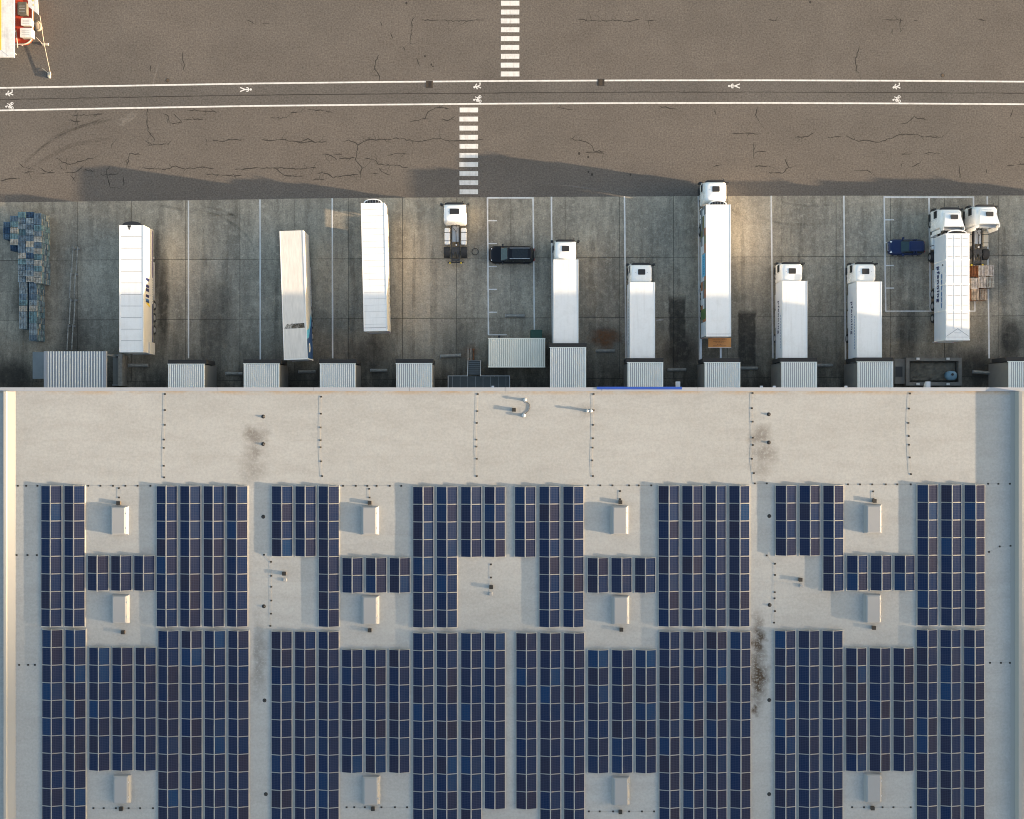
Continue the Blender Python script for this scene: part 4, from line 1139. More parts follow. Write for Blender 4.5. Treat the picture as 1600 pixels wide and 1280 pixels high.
# ---- second, grimy tarp trailer
q = P(458.7, 461, 4.0); L2 = 13.4; W2 = 2.46
t = thing('semi_trailer', 'grimy beige tarp trailer standing askew with a blue printed rear corner', 'trailer', (q.x, q.y, 0), R(2.0))
rf = box_body(t, W2, L2, 1.12, 4.0, L2/2, roof='tarp', wr='cream', rail=True); trailer_gear(t, W2, L2/2, L2)
MB().box(-W2/2, W2/2, -L2/2 - .04, -L2/2 + .06, 3.9, 4.03).build('rear_header', M['truckwhite'], t)
MB().box(W2/2 + .001, W2/2 + .03, -L2/2 - .04, -L2/2 + .06, 1.12, 4.02).build('corner_post', M['truckwhite'], t)
MB().prism([(-.25, -3.5), (1.05, -3.45), (1.0, -2.95), (-.18, -3.0)], 4.002, 4.006).build('dirt_patch', mat_decal('grime', (.07, .062, .045), .25, .65, .75, scale=2.5), rf)
MB().prism([(-1.1, -3.5), (-.2, -3.5), (-.2, -2.95), (-.8, -3.0)], 4.0025, 4.0065).build('dirt_patch', mat_decal('grime2', (.12, .11, .08), .4, .7, .6, scale=2.5), rf)
X = W2/2 + .008; yb = -L2/2 + .08
MB().face([(X, yb, 1.2), (X, yb + 4.4, 1.2), (X, yb + 3.4, 2.0), (X, yb + 2.2, 3.0), (X, yb + 2.0, 3.9), (X, yb, 3.9)]).build('side_print', M['dkblue'], t)
MB().face([(X + .003, yb + 4.4, 1.25), (X + .003, yb + 4.9, 1.5), (X + .003, yb + 3.2, 2.7), (X + .003, yb + 2.9, 3.9), (X + .003, yb + 2.0, 3.9), (X + .003, yb + 2.25, 3.0), (X + .003, yb + 3.4, 2.05)]).build('side_print', M['skyprint'], t)
ov = MB(); ov.face([(X + .006, yb + 1.15 + .5 * math.cos(R(a)), 2.8 + .42 * math.sin(R(a))) for a in range(0, 360, 20)]); ov.build('oval_emblem', M['truckwhite'], t)
ov = MB(); ov.face([(X + .009, yb + 1.15 + .36 * math.cos(R(a)), 2.8 + .22 * math.sin(R(a))) for a in range(0, 360, 20)]); ov.build('oval_emblem', M['seam'], t)
for k in range(22):
    y = L2/2 - .5 - k * .42; MB().box(W2/2 + .001, W2/2 + .03, y - .02, y + .02, 1.0, 1.25).build('tarp_buckle', M['slateprint'], t)

# ---- third white trailer with white cooling unit
q = P(584.6, 417, 4.0); L3 = 13.3; W3 = 2.46
t = thing('semi_trailer', 'clean white trailer with a pale arched cooling unit, left of the lone tractor', 'trailer', (q.x, q.y, 0), R(1.35))
rf = box_body(t, W3, L3, 1.12, 4.0, L3/2, wr='cream'); trailer_gear(t, W3, L3/2, L3)
seams(rf, W3, L3/2, L3, 4.0, 20, .008, inset=.08)
reefer_unit(t, W3 * .86, L3/2, 1.9, 3.8, M['truckwhite'], M['black'])
MB().box(-W3/2 + .05, W3/2 - .12, -L3/2 + .28, -L3/2 + .33, 4.001, 4.03).build('rear_gutter', M['seam'], rf)
MB().box(-W3/2, W3/2, -L3/2 - .05, -L3/2 + .0, 3.85, 4.02).build('rear_header', M['truckwhite'], t)
X = W3/2 + .008
for k in range(18): patch_R(t, 3.4 - k * .5, 3.4 - k * .5 + .16, 1.5, 1.68, 'slateprint', 'small_lettering', x=X)
for k in range(3): patch_R(t, -3.0 - k * .36, -3.0 - k * .36 + .24, 1.9, 2.3, 'navy', 'side_print', x=X)

# ---- lone tractor
tractor('tractor_unit', 'lone white tractor unit without a trailer beside the black ring on the ground', 710, 318.5, 3.0, zt=3.05, L=2.1, hs=.5)
# black hose ring
q = P(742.5, 393.3, .05)
tag(MB().torus((0,0,.03), .345, .030, 28, 6).build('hose_ring', M['rubber'], None, (q.x, q.y, 0)), 'thin black ring of hose lying right of the lone tractor', 'hose')

# ---- cars
def car(name, label, u, v, L, W, H, paint, rails, group=None):
    """nose towards -x; (u, v): pixel centre at half height"""
    q = P(u, v, .8); t = thing(name, label, 'car', (q.x, q.y, 0), R(90), group)   # local +y is forward
    h = W / 2; f = L / 2
    mb = MB()
    mb.loft([(.22, -h + .10, h - .10, -f + .10, f - .12, .35), (.45, -h + .01, h - .01, -f + .02, f - .02, .56), (.70, -h, h, -f, f, .60), (.86, -h + .03, h - .03, -f + .03, f - .10, .60), (.96, -h + .09, h - .09, -f + .06, f - .34, .48), (1.00, -h + .14, h - .14, -f + .10, f - .55, .42)])
    body = smooth_by_angle(mb.build('body', paint, t), 50)
    yb, yw = -f + .12, f - 1.28          # cabin base: rear, windscreen foot
    rt, rw = -f + .42, f - 2.05          # roof: rear, front
    if rails: rt = -f + .38
    zb = .985; zr = H
    hb, hr = h - .13, h - .29
    g = MB(); g.loft([(zb, -hb, hb, yb, yw, .28), (zr - .06, -hr, hr, rt - .02, rw + .04, .22)])
    cabin = smooth_by_angle(g.build('cabin', M['glass'], t), 50)
    r2 = MB(); r2.loft([(zr - .065, -hr - .015, hr + .015, rt - .06, rw + .05, .22), (zr - .02, -hr + .02, hr - .02, rt - .02, rw, .22), (zr, -hr + .12, hr - .12, rt + .10, rw - .12, .2)])
    roof = smooth_by_angle(r2.build('roof', paint, t), 50)
    # windscreen: teal tinted sheet just proud of the cabin
    ws = MB(); d = .012
    ws.face([(-hb + .17, yw - .02, zb + .06 + d), (hb - .17, yw - .02, zb + .06 + d), (hr - .08, rw + .08, zr - .075 + d), (-hr + .08, rw + .08, zr - .075 + d)]); ws.build('windscreen', M['tealglass'], cabin)
    for s in (-1, 1):
        for yy in (rw - .55, rt + .75):
            pl = MB(); zm0, zm1 = zb + .04, zr - .07
            pl.box(s * (hb + hr) / 2 - .10, s * (hb + hr) / 2 + .115, yy - .035, yy + .035, zm0, zm1, 0, None); pl.build('pillar', paint, cabin)
        kx = h - .36; hl = MB(); w_ = .11 if rails else .17
        hl.loft([(.66, s * kx - w_, s * kx + w_, f - .50, f - .20, .08), (.80, s * kx - w_, s * kx + w_, f - .54, f - .17, .08), (.92, s * kx - w_ * .8, s * kx + w_ * .8, f - .58, f - .26, .08)]); hl.build('headlight', M['lamp'], t)
        MB().box(s * (h - .40) - .13, s * (h - .40) + .13, -f - .003, -f + .09, .66, .84).build('tail_light', M['red'], t)
        mi = MB(); mi.loft([(.98, s * (h + .07) - .10, s * (h + .07) + .10, yw - .28, yw - .12, .05), (1.13, s * (h + .07) - .10, s * (h + .07) + .10, yw - .30, yw - .12, .05)]); mi.box(s * (h - .08) - .06, s * (h - .08) + .06, yw - .24, yw - .16, .98, 1.04); mi.build('mirror', M['black'] if rails else paint, t)
        for y in (f - .92, -f + .88): wheel(t, s * (h - .10), y, .34, CARW)
        if rails: MB().box(s * (hr - .08) - .022, s * (hr - .08) + .022, rt + .15, rw - .18, zr - .002, zr + .055).build('roof_rail', M['alu'], roof)
    MB().box(-h + .3, h - .3, f - .045, f + .006, .42, .62).build('grille', M['black'], t)
    if not rails: MB().box(-h + .42, h - .42, f - .10, f + .004, .66, .72).build('grille_trim', M['lamp'], t)
    MB().box(-.26, .26, -f - .012, -f + .02, .55, .66).build('number_plate', M['linepaint'], t)
    if rails:
        MB().prism(rrect(-hr + .15, hr - .15, rt + .35, rw - .45, .08), zr + .001, zr + .006).build('glass_roof', M['glass'], roof)
    return t
car('estate_car', 'black estate car with silver roof rails parked in the bay right of the tractor', 799.5, 398, 4.90, 1.88, 1.62, M['carblack'], True)
car('hatchback_car', 'dark blue hatchback parked left of the container trailer', 1416.5, 386.2, 3.95, 1.68, 1.50, M['carblue'], False)

# ---- rigid box trucks
def rigid(label, u, v, zc, u_b, v_b0, v_b1, z1=3.7, letter=None, group='white rigid box trucks at the docks', off=0.0):
    """u, v cab roof front centre (height zc); u_b body centre px, v_b0..v_b1 body roof (height z1)"""
    b0 = P(u_b, v_b0, z1); b1 = P(u_b, v_b1, z1); L = b0.y - b1.y
    yc = P(u, v - 3.5, zc).y
    t = thing('box_truck', label, 'truck', (b0.x, yc, 0), 0.0, group)
    cb = make_cab(t, zt=zc, L=2.12, W=2.36)
    cb.location.x = off
    W = 2.60; yf = b0.y - yc
    rf = box_body(t, W, L, 1.05, z1, yf, wl='greywall', wr='truckwhite')
    for s in (-1, 1):
        MB().box(s * .42 - .05, s * .42 + .05, yf - L + .1, -1.2, .68, 1.0).build('frame_rail', M['chassis'], t)
        wheel(t, s * 1.02, -1.15, .5, TRUCKW); wheel(t, s * .96, yf - L * .68, .5, TRUCKD)
        MB().box(s * 1.02 - .22, s * 1.02 + .22, yf - 2.6, yf - 1.1, .45, .95).build('side_box', M['steel'], t)
        MB().box(s * 1.2 - .02, s * 1.2 + .02, yf - L * .55, yf - 2.8, .5, .9).build('side_guard', M['alu'], t)
        MB().box(s * .9 - .2, s * .9 + .2, yf - L - .01, yf - L + .05, .8, .95).build('tail_light', M['red'], t)
    if letter:
        me_y = P(0, letter, 2.3).y - yc
        side_text(t, 'pfenning', .80, 'L', -W/2 - .008, me_y, 2.0, M['navy'], stretch=1.05, bold=.022)
        for k in range(12): patch_L(t, me_y - 1.6 - k * .30 - .2, me_y - 1.6 - k * .30, 3.02, 3.18, 'blueprint', 'small_lettering', x=W/2 + .008)
    else:
        for k in range(14): patch_L(t, yf - 1.8 - k * .36, yf - 1.8 - k * .36 + .22, 1.9, 2.25, 'slateprint', 'small_lettering', x=W/2 + .008)
    return t
rigid('white box truck at the longer dock right of the container', 882.5, 376.5, 2.95, 884.3, 405.5, 546, 3.7)
rigid('white box truck at the dock under the blue fascia strip', 1003, 413, 2.95, 1004, 441, 566, 3.7)
rigid('first of twin white box trucks with blue lettering, nearer the orange tail lift', 1239.5, 411.5, 2.95, 1242, 439, 566, 3.75, letter=470, off=-.05)
rigid('second of twin white box trucks with blue lettering, nearer the blue car', 1354.5, 412, 2.95, 1358.3, 440, 566, 3.75, letter=471, off=-.1)

# ---- long truck with printed side and orange tail lift
tractor('tractor_unit', 'white tractor unit whose cab juts out onto the asphalt', 1118.5, 283.5, 3.3, zt=3.35, L=2.3)
q = P(1122.6, 422.8, 4.0); LC = 13.75; WC = 2.60
t = thing('semi_trailer', 'white trailer with picture printed side and an orange tail lift', 'trailer', (q.x, q.y, 0), R(.15))
rf = box_body(t, WC, LC, 1.12, 4.0, LC/2, wl='slateprint', wr='truckwhite'); trailer_gear(t, WC, LC/2, LC, legs=False)
reefer_unit(t, WC * .82, LC/2, 1.9, 3.75, M['truckwhite'], M['black'])
MB().box(-WC/2 + .08, WC/2 - .05, -LC/2 + .24, -LC/2 + .28, 4.001, 4.02).build('rear_gutter', M['seam'], rf)
XC = WC/2 + .008; y = LC/2 - .3; rp = random.Random(4)
seq = ['olive', 'slateprint', 'terra', 'greywall', 'slateprint', 'olive', 'greywall', 'slateprint', 'terra', 'greywall']
k = 0
while y > -LC/2 + 1.6:
    d = rp.uniform(.55, .95)
    for (za, zb_) in ((1.25, 2.2), (2.22, 3.1), (3.12, 3.92)):
        patch_L(t, y - d, y, za, zb_, seq[rp.randrange(len(seq))] if not (-.6 < y < 3.2) else rp.choice(['terra', 'greywall', 'terra']), 'picture_panel', x=XC)
    y -= d + .01
patch_L(t, -.5, 1.9, 2.0, 3.75, 'skyprint', 'picture_panel', x=XC, off=.004)
for k in range(8): patch_L(t, 1.65 - k * .25 - .17, 1.65 - k * .25, 2.7, 2.7 + rp.uniform(.3, .55), 'blueprint', 'picture_lettering', x=XC, off=.008)
patch_L(t, -LC/2 + 1.9, -LC/2 + 3.0, 1.3, 3.8, 'greenprint', 'picture_panel', x=XC, off=.004)
patch_L(t, -LC/2 + .08, -LC/2 + 1.6, 1.25, 3.9, 'greywall', 'picture_panel', x=XC, off=.004)
MB().box(-WC/2 - .04, WC/2 + .04, LC/2 - .02, LC/2 - .5, 1.02, 1.11).build('coupling_beam', M['chassis'], t)
a = P(1106.5, 528.5, 1.6); b = P(1142, 543, 1.6)
lf = MB().box(a.x - q.x, b.x - q.x, b.y - q.y, a.y - q.y, 1.54, 1.60).build('tail_lift', M['orange'], t)
MB().box(a.x - q.x - .02, b.x - q.x + .02, b.y - q.y - .035, b.y - q.y, 1.53, 1.62).build('lift_edge', M['truckwhite'], lf)
for k, wd in enumerate((1.5, 1.35, .9, .55, 1.4)):
    yy = a.y - q.y - .18 - k * .16; cx = (a.x + b.x) / 2 - q.x
    mm = MB(); x = cx - wd / 2
    while x < cx + wd / 2 - .05:
        ww = rp.uniform(.06, .2); mm.box(x, min(x + ww, cx + wd/2), yy - .025, yy + .025, 1.601, 1.603); x += ww + .05
    mm.build('warning_text', M['brownprint'], lf)
for x in (-1.35, .78): MB().box(x, x + .17, -LC/2 - 2.3, -LC/2 - .02, .82, .95).box(x - .05, x + .22, -LC/2 - 2.4, -LC/2 - 2.2, .80, 1.0).build('lift_arm', M['alu'], t)

# ---- container truck with panelled roof, and its neighbour
tractor('tractor_unit', 'white high roofed tractor unit coupled to the container trailer', 1487, 326, 3.1, zt=3.05, high=3.75, L=2.25, hatch_x=.1)
q = P(1496.3, 448.2, 4.0); LF = 11.15; WF = 2.48
t = thing('container_trailer', 'white lettered container trailer with a panelled roof near the right edge', 'trailer', (q.x, q.y, 0))
rf = box_body(t, WF, LF, 1.15, 4.0, LF/2, wl='greywall', wr='truckwhite', rail=False); trailer_gear(t, WF, LF/2, LF, legs=False)
arch = MB(); prev = None
for aa in range(0, 181, 12):
    p = (1.0 * math.cos(R(aa)), LF/2 + .34 * math.sin(R(aa)))
    if prev: arch.ribbon([prev, p], .12, 3.9)
    prev = p
arch.build('front_arch', M['truckwhite'], t)
MB().prism([(1.0 * math.cos(R(a_)), LF/2 + .30 * math.sin(R(a_))) for a_ in range(0, 181, 12)], 2.0, 3.6).build('cooling_unit', M['black'], t)
rows = [391.5, 400, 415.5, 430, 445.5, 461, 476, 490, 499.5, 514]
ys = [LF/2] + [P(0, v - 26 * (0 if v > 400 else 0), 4.0).y - q.y for v in (372.5, 385.5, 400.5, 415.5, 430.5, 445.8, 461.5, 476.5, 490, 499.7, 514.5)] + [-LF/2]
for i in range(len(ys) - 1):
    for j in range(3):
        x0 = -WF/2 + .05 + (WF - .10) * j / 3; x1 = x0 + (WF - .10) / 3
        if i == len(ys) - 2: continue
        MB().box(x0 + .012, x1 - .012, ys[i+1] + .015, ys[i] - .015, 4.001, 4.018).build('roof_panel', M['truckwhite'], rf)
        if 0 < i: MB().box(x0 + .15, x1 - .15, ys[i] - .055, ys[i] - .015, 4.0185, 4.04).build('roof_bow', M['seam'], rf)
for j in (1, 2):
    x = -WF/2 + .05 + (WF - .10) * j / 3; MB().box(x - .014, x + .014, ys[-2], LF/2 - .15, 4.0185, 4.026).build('roof_joint', M['seam'], rf)
yy = ys[-2]
mm = MB()
for s in (-1, 1): mm.ribbon([(0, yy + .06), (s * (WF/2 - .06), -LF/2 + .40)], .045, 4.022)
mm.build('roof_brace', M['seam'], rf)
MB().box(-WF/2 + .1, WF/2 - .1, -LF/2 + .32, -LF/2 + .35, 4.002, 4.02).build('roof_bow', M['seam'], rf)
MB().box(-.35, .35, -LF/2 + .75, -LF/2 + .79, 4.002, 4.02).build('roof_bow', M['seam'], rf)
for yy in (LF/2 - .1, P(0, 406, 4).y - q.y, P(0, 444, 4).y - q.y, P(0, 485, 4).y - q.y, -LF/2 + .05):
    MB().box(-WF/2 - .035, WF/2 + .035, yy - .06, yy + .06, 3.9, 4.03).box(-WF/2 - .034, -WF/2 + .03, yy - .05, yy + .05, 1.2, 3.9).build('roof_hoop', M['truckwhite'], t)
side_text(t, 'pfenning', .80, 'L', -WF/2 - .045, P(0, 416, 2.3).y - q.y, 2.0, M['navy'], stretch=1.15, bold=.022)
for k in range(6):
    ya = P(0, 428 + 9.2 * k, 3.2).y - q.y
    patch_L(t, ya - .5, ya, 3.0, 3.16, 'blueprint', 'side_print', sk=.02, x=WF/2 + .045)
for k in range(9): patch_L(t, P(0, 426 + 1.6 * k, 1.6).y - q.y - .06, P(0, 426 + 1.6 * k, 1.6).y - q.y, 1.6, 1.68, 'blueprint', 'small_lettering', x=WF/2 + .008)
MB().cyl((-WF/2 - .03, P(0, 417, 2).y - q.y, 3.3), (-WF/2 - .002, P(0, 417, 2).y - q.y, 3.3), .1, 8).build('side_fitting', M['black'], t)
tractor('tractor_unit', 'white high roofed tractor unit without a trailer, rightmost in the yard', 1542, 321.5, 3.1, zt=3.05, high=3.75, L=2.25, hatch_x=.1, detail=False)

# ---- two trucks just past the right edge whose shadows reach the yard
for (u, v, lb) in ((1712, 322, 'white tractor unit just past the right edge of the photo'), (1800, 318, 'white tractor unit farther past the right edge of the photo')):
    tractor('tractor_unit', lb, u, v, 3.1, zt=3.05, high=3.75, L=2.25)
    q = P(u + 12, v + 140, 4.0)
    t = thing('semi_trailer', lb.replace('tractor unit', 'trailer'), 'trailer', (q.x, q.y, 0))
    box_body(t, 2.5, 13.4, 1.12, 4.0, 6.7); trailer_gear(t, 2.5, 6.7, 13.4, legs=False)

# ================================================================== things around the docks
# white storage container
a = P(763, 529, 2.6); b = P(852, 573.5, 2.6)
t = thing('storage_container', 'white storage container with a ribbed roof beside the steel stairs', 'container', ((a.x + b.x)/2, (a.y + b.y)/2, 0))
hw = (b.x - a.x)/2; hd = (a.y - b.y)/2
MB().box(-hw + .04, hw - .04, -hd + .04, hd - .04, .12, 2.52).build('walls', M['contwhite'], t)
mb = MB(); n = 27; p = 2 * hw / n; prof = []
for k in range(n): prof += [(-hw + (k + c) * p, h) for c, h in ((0, 0), (.30, 0), (.42, .05), (.88, .05))]
prof.append((hw, 0))
for (xa, ha), (xb, hb) in zip(prof[:-1], prof[1:]):
    mb.face([(xa, -hd, 2.55 + ha), (xb, -hd, 2.55 + hb), (xb, hd, 2.55 + hb), (xa, hd, 2.55 + ha)], 0 if ha + hb > .01 else 1)
mb.box(-hw, hw, -hd, hd, 2.50, 2.545)
mb.build('ribbed_roof', [M['contwhite'], M['contgroove']], t)
for s in (-1, 1): MB().box(-hw - .01, hw + .01, s * hd - .05, s * hd + .05, 2.48, 2.606 if s < 0 else 2.59).build('roof_edge', M['contwhite'], t)
for x in (-hw + .12, hw - .12):
    for y in (-hd + .12, hd - .12): MB().box(x - .1, x + .1, y - .1, y + .1, 0, .119).build('foot', M['chassis'], t)
MB().box(-hw + .6, -hw + 1.5, hd - .038, hd + .0, .2, 2.2).build('door', M['greywall'], t)
MB().cyl((-hw + 1.15, hd + .2, 2.4), (-hw + 1.15, hd + .2, 2.62), .14, 10).box(-hw + 1.1, -hw + 1.2, hd - .03, hd + .2, 2.42, 2.5).build('wall_lamp', M['black'], t)

# green bin behind it
q = P(838, 523, 1.1)
t = thing('waste_bin', 'dark green waste bin behind the white storage container', 'bin', (q.x, q.y, 0))
MB().loft([(.15, -.52, .52, -.42, .42, .06), (1.0, -.62, .62, -.5, .5, .08)]).build('body', M['green'], t)
MB().loft([(1.01, -.65, .65, -.53, .53, .08), (1.10, -.6, .6, -.46, .46, .1)]).build('lid', M['green'], t)
for x in (-.45, .45):
    for y in (-.33, .33): MB().cyl((x - .03, y, .09), (x + .03, y, .09), .09, 10).build('castor', M['rubber'], t)

# steel platform with stairs
a = P(701, 588, 1.2); b = P(796.5, 604, 1.2); ox = (a.x + b.x)/2
t = thing('steel_platform', 'dark steel platform with railings and stairs against the building', 'platform', (ox, FRONT + .05, 0))
hw = (b.x - a.x)/2; d = a.y - FRONT - .05
MB().box(-hw, hw, .0, d, 1.12, 1.2).build('deck', M['grate'], t)
for k in range(8):
    x = -hw + 2*hw*(k+.5)/8; MB().box(x - .01, x + .01, .02, d - .02, 1.201, 1.208).build('grating_joint', M['steel'], t)
for x in (-hw + .1, 0, hw - .1): MB().box(x - .05, x + .05, d - .15, d - .05, 0, 1.119).build('post', M['steel'], t)
sl0 = P(731.5, 588, 1.2).x - ox; sl1 = P(750.5, 588, 1.2).x - ox; yst = P(0, 564, .2).y - FRONT - .05
rl = MB(); r = .035
rl.tube([(-hw, 0, 2.2), (-hw, d, 2.2), (sl0 - .05, d, 2.2)], r); rl.tube([(sl1 + .05, d, 2.2), (hw, d, 2.2), (hw, 0, 2.2)], r)
for p_ in ((-hw, d), (sl0 - .05, d), (sl1 + .05, d), (hw, d), (-hw, .1), (hw, .1), (-hw/2 - .3, d), (hw/2, d)): rl.cyl((p_[0], p_[1], 1.2), (p_[0], p_[1], 2.2), r, 6)
rl.tube([(-hw, 0, 1.7), (-hw, d, 1.7), (sl0 - .05, d, 1.7)], .02); rl.tube([(sl1 + .05, d, 1.7), (hw, d, 1.7), (hw, 0, 1.7)], .02)
rl.build('railing', M['steel'], t)
for k in range(7):
    f_ = (k + .5) / 7; y = lerp(yst, d + .12, f_); z = lerp(.17, 1.05, f_)
    MB().box(sl0, sl1, y - .105, y + .105, z - .03, z).build('tread', M['grate'], t)
    MB().box(sl0, sl1, y + .106, y + .135, z - .02, z + .006).build('nosing', M['steel'], t)
for x in (sl0 - .04, sl1 + .04):
    st = MB(); st.tube([(x, yst, .9), (x, d, 2.2)], .045, 8); st.cyl((x, yst, 0), (x, yst, .9), .035, 6)
    st.build('handrail', M['steel'], t)
    sg = MB(); sg.v = [(x - .02, yst, .05), (x + .02, yst, .05), (x + .02, d, 1.05), (x - .02, d, 1.05), (x - .02, yst, .3), (x + .02, yst, .3), (x + .02, d, 1.3), (x - .02, d, 1.3)]
    sg.f = [(3,2,1,0),(4,5,6,7),(0,1,5,4),(1,2,6,5),(2,3,7,6),(3,0,4,7)]; sg.m = [0]*6; sg.build('stringer', M['steel'], t)
# wooden duckboard at the foot of the stairs
a = P(730, 543, .1); b = P(742, 563, .1)
t = thing('duckboard', 'weathered wooden boards lying at the foot of the steel stairs', 'boards', ((a.x+b.x)/2, (a.y+b.y)/2, 0))
for k in range(3):
    x = -.38 + .30 * k; MB().box(x, x + .13, -.68, .68 - .05 * k, .06, .085).build('board', M['pal_rust'] if k == 2 else M['pal_wood'], t)
for y in (-.55, .5): MB().box(-.42, .42, y - .04, y + .04, .0, .059).build('batten', M['pal_rust'], t)

# concrete wheel stops
def wheel_stop(u, v, L, label, rz=0.0):
    q = P(u, v, .15); t = thing('wheel_stop', label, 'wheel stop', (q.x, q.y, 0), rz, 'concrete wheel stops')
    mb = MB(); n = 8
    mb.v = [];
    prof = [(-.19, 0), (.19, 0), (.14, .20), (.05, .26), (-.06, .26), (-.14, .19)]
    mb.prism_x(prof[::-1], -L/2, L/2); mb.build('block', M['curb'], t)
    MB().box(-L/2 - .035, -L/2 - .002, -.15, .15, .0, .21).build('end_cap', M['steel'], t)
    MB().box(-L/2 + .12, L/2 - .2, -.03, .03, .261, .275).build('bead', M['pal_grey'], t)
wheel_stop(805, 493.5, 2.05, 'concrete wheel stop in the parking bay above the white container')
wheel_stop(704.5, 556, 2.2, 'concrete wheel stop left of the steel stairs', R(3))
wheel_stop(946, 548.5, 2.0, 'concrete wheel stop below the rust stain between two docks')
wheel_stop(1058, 578, 1.95, 'dark concrete wheel stop between the dock under the fascia strip and the next', R(1))
wheel_stop(1170, 575.5, 1.9, 'concrete wheel stop right of the orange tail lift dock')
wheel_stop(1287, 571, 1.9, 'concrete wheel stop between the two lettered box truck docks')
wheel_stop(216, 571, 2.1, 'pale concrete wheel stop behind the first white trailer')
wheel_stop(366, 584, 1.8, 'concrete wheel stop between the first two small docks')
wheel_stop(480, 581, 1.8, 'concrete wheel stop behind the grimy tarp trailer')
wheel_stop(592, 579, 1.8, 'concrete wheel stop below the third white trailer')
wheel_stop(1534, 582, 1.9, 'concrete wheel stop right of the walled pit', R(-4))
# loose plank lying by the second box truck
q = P(1031, 500, .1); tag(MB().box(-.4, .4, -.07, .07, 0, .06).build('plank', M['pal_pale'], None, (q.x, q.y, 0), R(5)), 'short pale plank on the ground right of the box truck', 'plank')

# walled pit
a = P(1416, 559, .7); b = P(1503, 602.5, .7)
cx, cy = (a.x + b.x)/2, (a.y + b.y)/2; hw = (b.x - a.x)/2; hd = (a.y - b.y)/2
t = thing('walled_pit', 'rectangular earth filled pit with low concrete walls by the building', 'pit', (cx, cy, 0))
wt = .36
MB().box(-hw, hw, hd - wt, hd, 0, .70).build('wall', M['pitwall'], t); MB().box(-hw, hw, -hd, -hd + wt, 0, .70).build('wall', M['pitwall'], t)
MB().box(-hw, -hw + wt, -hd + wt + .003, hd - wt - .003, 0, .697).build('wall', M['pitwall'], t); MB().box(hw - wt, hw, -hd + wt + .003, hd - wt - .003, 0, .697).build('wall', M['pitwall'], t)
gb = MB(); nx, ny = 22, 10; rp2 = random.Random(8); idx = {}
for i in range(nx + 1):
    for j in range(ny + 1):
        x = -hw + wt + .02 + (2*hw - 2*wt - .04) * i / nx; y = -hd + wt + .02 + (2*hd - 2*wt - .04) * j / ny
        e = min(i, nx - i, j, ny - j); idx[i, j] = len(gb.v)
        gb.v.append((x, y, .08 + (.22 if e > 0 else 0) + rp2.uniform(-.06, .06)))
for i in range(nx):
    for j in range(ny): gb.f.append((idx[i,j], idx[i+1,j], idx[i+1,j+1], idx[i,j+1])); gb.m.append(0)
gb.build('earth', M['earth'], t)
MB().box(-hw - 1.15, -hw - .003, -hd + .2, hd - .1, 0, .42).build('side_slab', M['pitwall'], t)
MB().box(-hw - 1.05, -hw - .30, -.55, .55, .421, .44).build('hatch_opening', M['black'], t)
for (u, v, lb) in ((1434.5, 560.7, 'top left'), (1481.5, 560.7, 'top right'), (1434.5, 600.3, 'bottom left'), (1481.5, 600.3, 'bottom right')):
    q = P(u, v, .8); o = MB().loft([(.701, -.17, .17, -.12, .12, .02), (.80, -.17, .17, -.12, .12, .02), (.82, -.14, .14, -.09, .09, .02)]).build('marker_block', M['linepaint'], None, (q.x, q.y, 0))
    tag(o, 'small white block on the %s of the pit walls' % lb, 'block', 'white blocks on the pit walls')
q = P(1488, 587, 1.1)
t = thing('liquid_tank', 'rounded blue grey tank standing in the walled pit', 'tank', (q.x, q.y, 0))
mb = MB(); rings = [(.20, .44, .38), (.35, .55, .46), (.8, .60, .50), (.98, .56, .47), (1.08, .42, .36), (1.12, .25, .2)]
mb.loft([(z, -rx, rx, -ry, ry, ry * .85) for z, rx, ry in rings])
smooth_by_angle(mb.build('shell', M['tank'], t), 60)
MB().cyl((0, .12, 1.12), (0, .12, 1.18), .14, 12).build('cap', M['black'], t)

# ------------------------------------------------------------------ pallets
def pallet_mesh(name, w, d, mat, nslat=5):
    mb = MB(); sw = w / nslat
    for k in range(nslat): mb.box(-w/2 + k*sw + .026, -w/2 + (k+1)*sw - .026, -d/2, d/2, .118, .142)
    for y in (-d/2, -.05, d/2 - .1): mb.box(-w/2, w/2, y, y + .1, .094, .1175)
    for x in (-w/2, -.05, w/2 - .1): mb.box(x, x + .1, -d/2, d/2, 0, .0935)
    return mb.mesh(name, mat)
PC = ['pal_blue', 'pal_slate', 'pal_teal', 'pal_grey', 'pal_tan', 'pal_deep']
PWT = [4, 6, 4, 2, .5, 1]
HP = {c: pallet_mesh('half_pallet', .82, .585, M[c]) for c in PC}
words = {'pal_blue': 'blue', 'pal_slate': 'slate blue', 'pal_teal': 'teal', 'pal_grey': 'grey', 'pal_tan': 'tan', 'pal_deep': 'deep blue'}
ordn = ['first', 'second', 'third', 'fourth', 'fifth', 'sixth', 'seventh', 'eighth', 'ninth', 'tenth', 'eleventh', 'twelfth', 'thirteenth']
rq = random.Random(21)
cols = [('westernmost row', 5, 346.5, 3, 9, 2), ('second row from west', 15.5, 337, 6, 14, 3), ('third row from west', 27.5, 331, 12, 14, 3), ('fourth row from west', 40, 331, 12, 14, 3), ('east row', 52.3, 333, 12, 14, 99),
        ('west row of southern arm', 29.5, 441, 8, 13, 3), ('east row of southern arm', 45, 441, 10, 13, 99)]
rest = MB(); n_ind = 0
